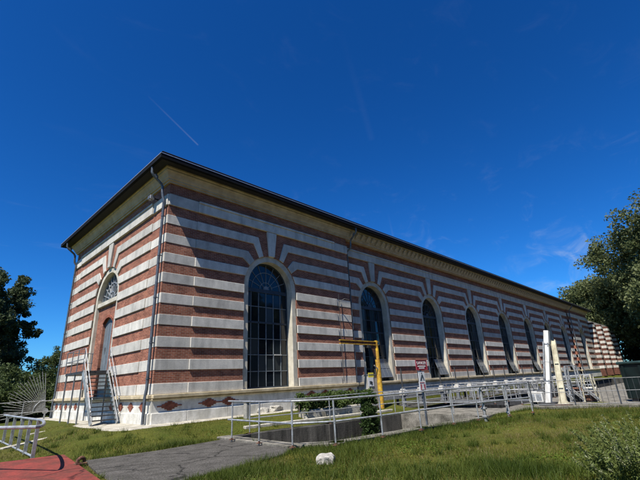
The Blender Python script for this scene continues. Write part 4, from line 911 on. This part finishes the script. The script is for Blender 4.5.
for _ in range(420):
    rr_ = 5.5+rg.rand()*13; aa_ = rg.uniform(R(5), R(90)); k = rg.randint(25, 90); cl.append(np.array([CAM[0]+rr_*math.sin(aa_), CAM[1]+rr_*math.cos(aa_)])+rg.normal(0, .07, (k, 2)))
for (x0, y0), (x1, y1) in (((-3.3, -4.1), (-1.6, -4.3)), ((-1.6, -4.3), (.5, -4.1)), ((.3, -8.1), (-1.6, -8.7)), ((-1.6, -8.7), (-2.9, -8.9)), ((-2.9, -8.9), (-4.1, -9.5)), ((1.2, -8.75), (5, -9.2)), ((5, -9.2), (8.7, -9.5)), ((9.5, -9.4), (13.2, -10)), ((13.1, -9.9), (14.3, -13.4)), ((14.3, -13.4), (15.5, -17))):
    k = int(260*math.hypot(x1-x0, y1-y0)); tt = rg.rand(k, 1); cl.append(np.array([[x0, y0]])*(1-tt)+np.array([[x1, y1]])*tt+rg.normal(0, .07, (k, 2)))
cl = np.concatenate(cl)
grass('tall_grass', 'taller lush grass tufts along kerbs and the near lawn edge', cl[:, 0], cl[:, 1], .05, .19, .006, 'blade_lush', 4)
# weeds with pale seed heads at lower right
def weed(px, py, h, n_, spread, seed, lb):
    p = gp(px, py, -.4); rr = random.Random(seed); t = thing('seeding_weed', lb, 'plant', (p.x, p.y, -.4), 'weeds at the lower right'); m = MB(); LV = []; SV = []
    for k in range(n_):
        a = rr.uniform(0, 6.28); s = spread*rr.random()**.6; x, y = math.cos(a)*s*.5, math.sin(a)*s*.5; hh = h*rr.uniform(.55, 1.05); tx, ty = x+math.cos(a)*s*.8+rr.uniform(-.1, .1), y+math.sin(a)*s*.8+rr.uniform(-.1, .1)
        P = [Vector((x, y, 0)), Vector((x*.6+tx*.4, y*.6+ty*.4, hh*.55)), Vector((tx, ty, hh))]; m.tube(P, [.007, .005, .002], 4)
        for j in range(16): s2 = j/16; q = P[0].lerp(P[1], s2*2) if s2 < .5 else P[1].lerp(P[2], s2*2-1); LV.append(tuple(q))
        if rr.random() < .45:
            for j in range(7): q = P[1].lerp(P[2], .55+.45*j/6); SV.append(tuple(q))
    m.build('stem', 'leaf_weed', t); npmesh('foliage', leaves(LV, [.05]*len(LV), 4, .019, seed, elong=4.0), 4, 'leaf_weed', t); npmesh('seed_heads', leaves(SV, [.022]*len(SV), 5, .014, seed+1, elong=1.8), 4, 'seed_head', t)
weed(648, 492, .80, 75, .6, 1, 'tall weed with pale seed heads at the lower right corner')
weed(630, 494, .6, 60, .45, 2, 'leafy weed clump left of the tall seeding weed')
weed(607, 476, .6, 9, .35, 3, 'sparse weed stalks standing alone in the lawn at right')
weed(664, 482, .85, 60, .6, 4, 'seeding weed cut by the right edge of the picture')
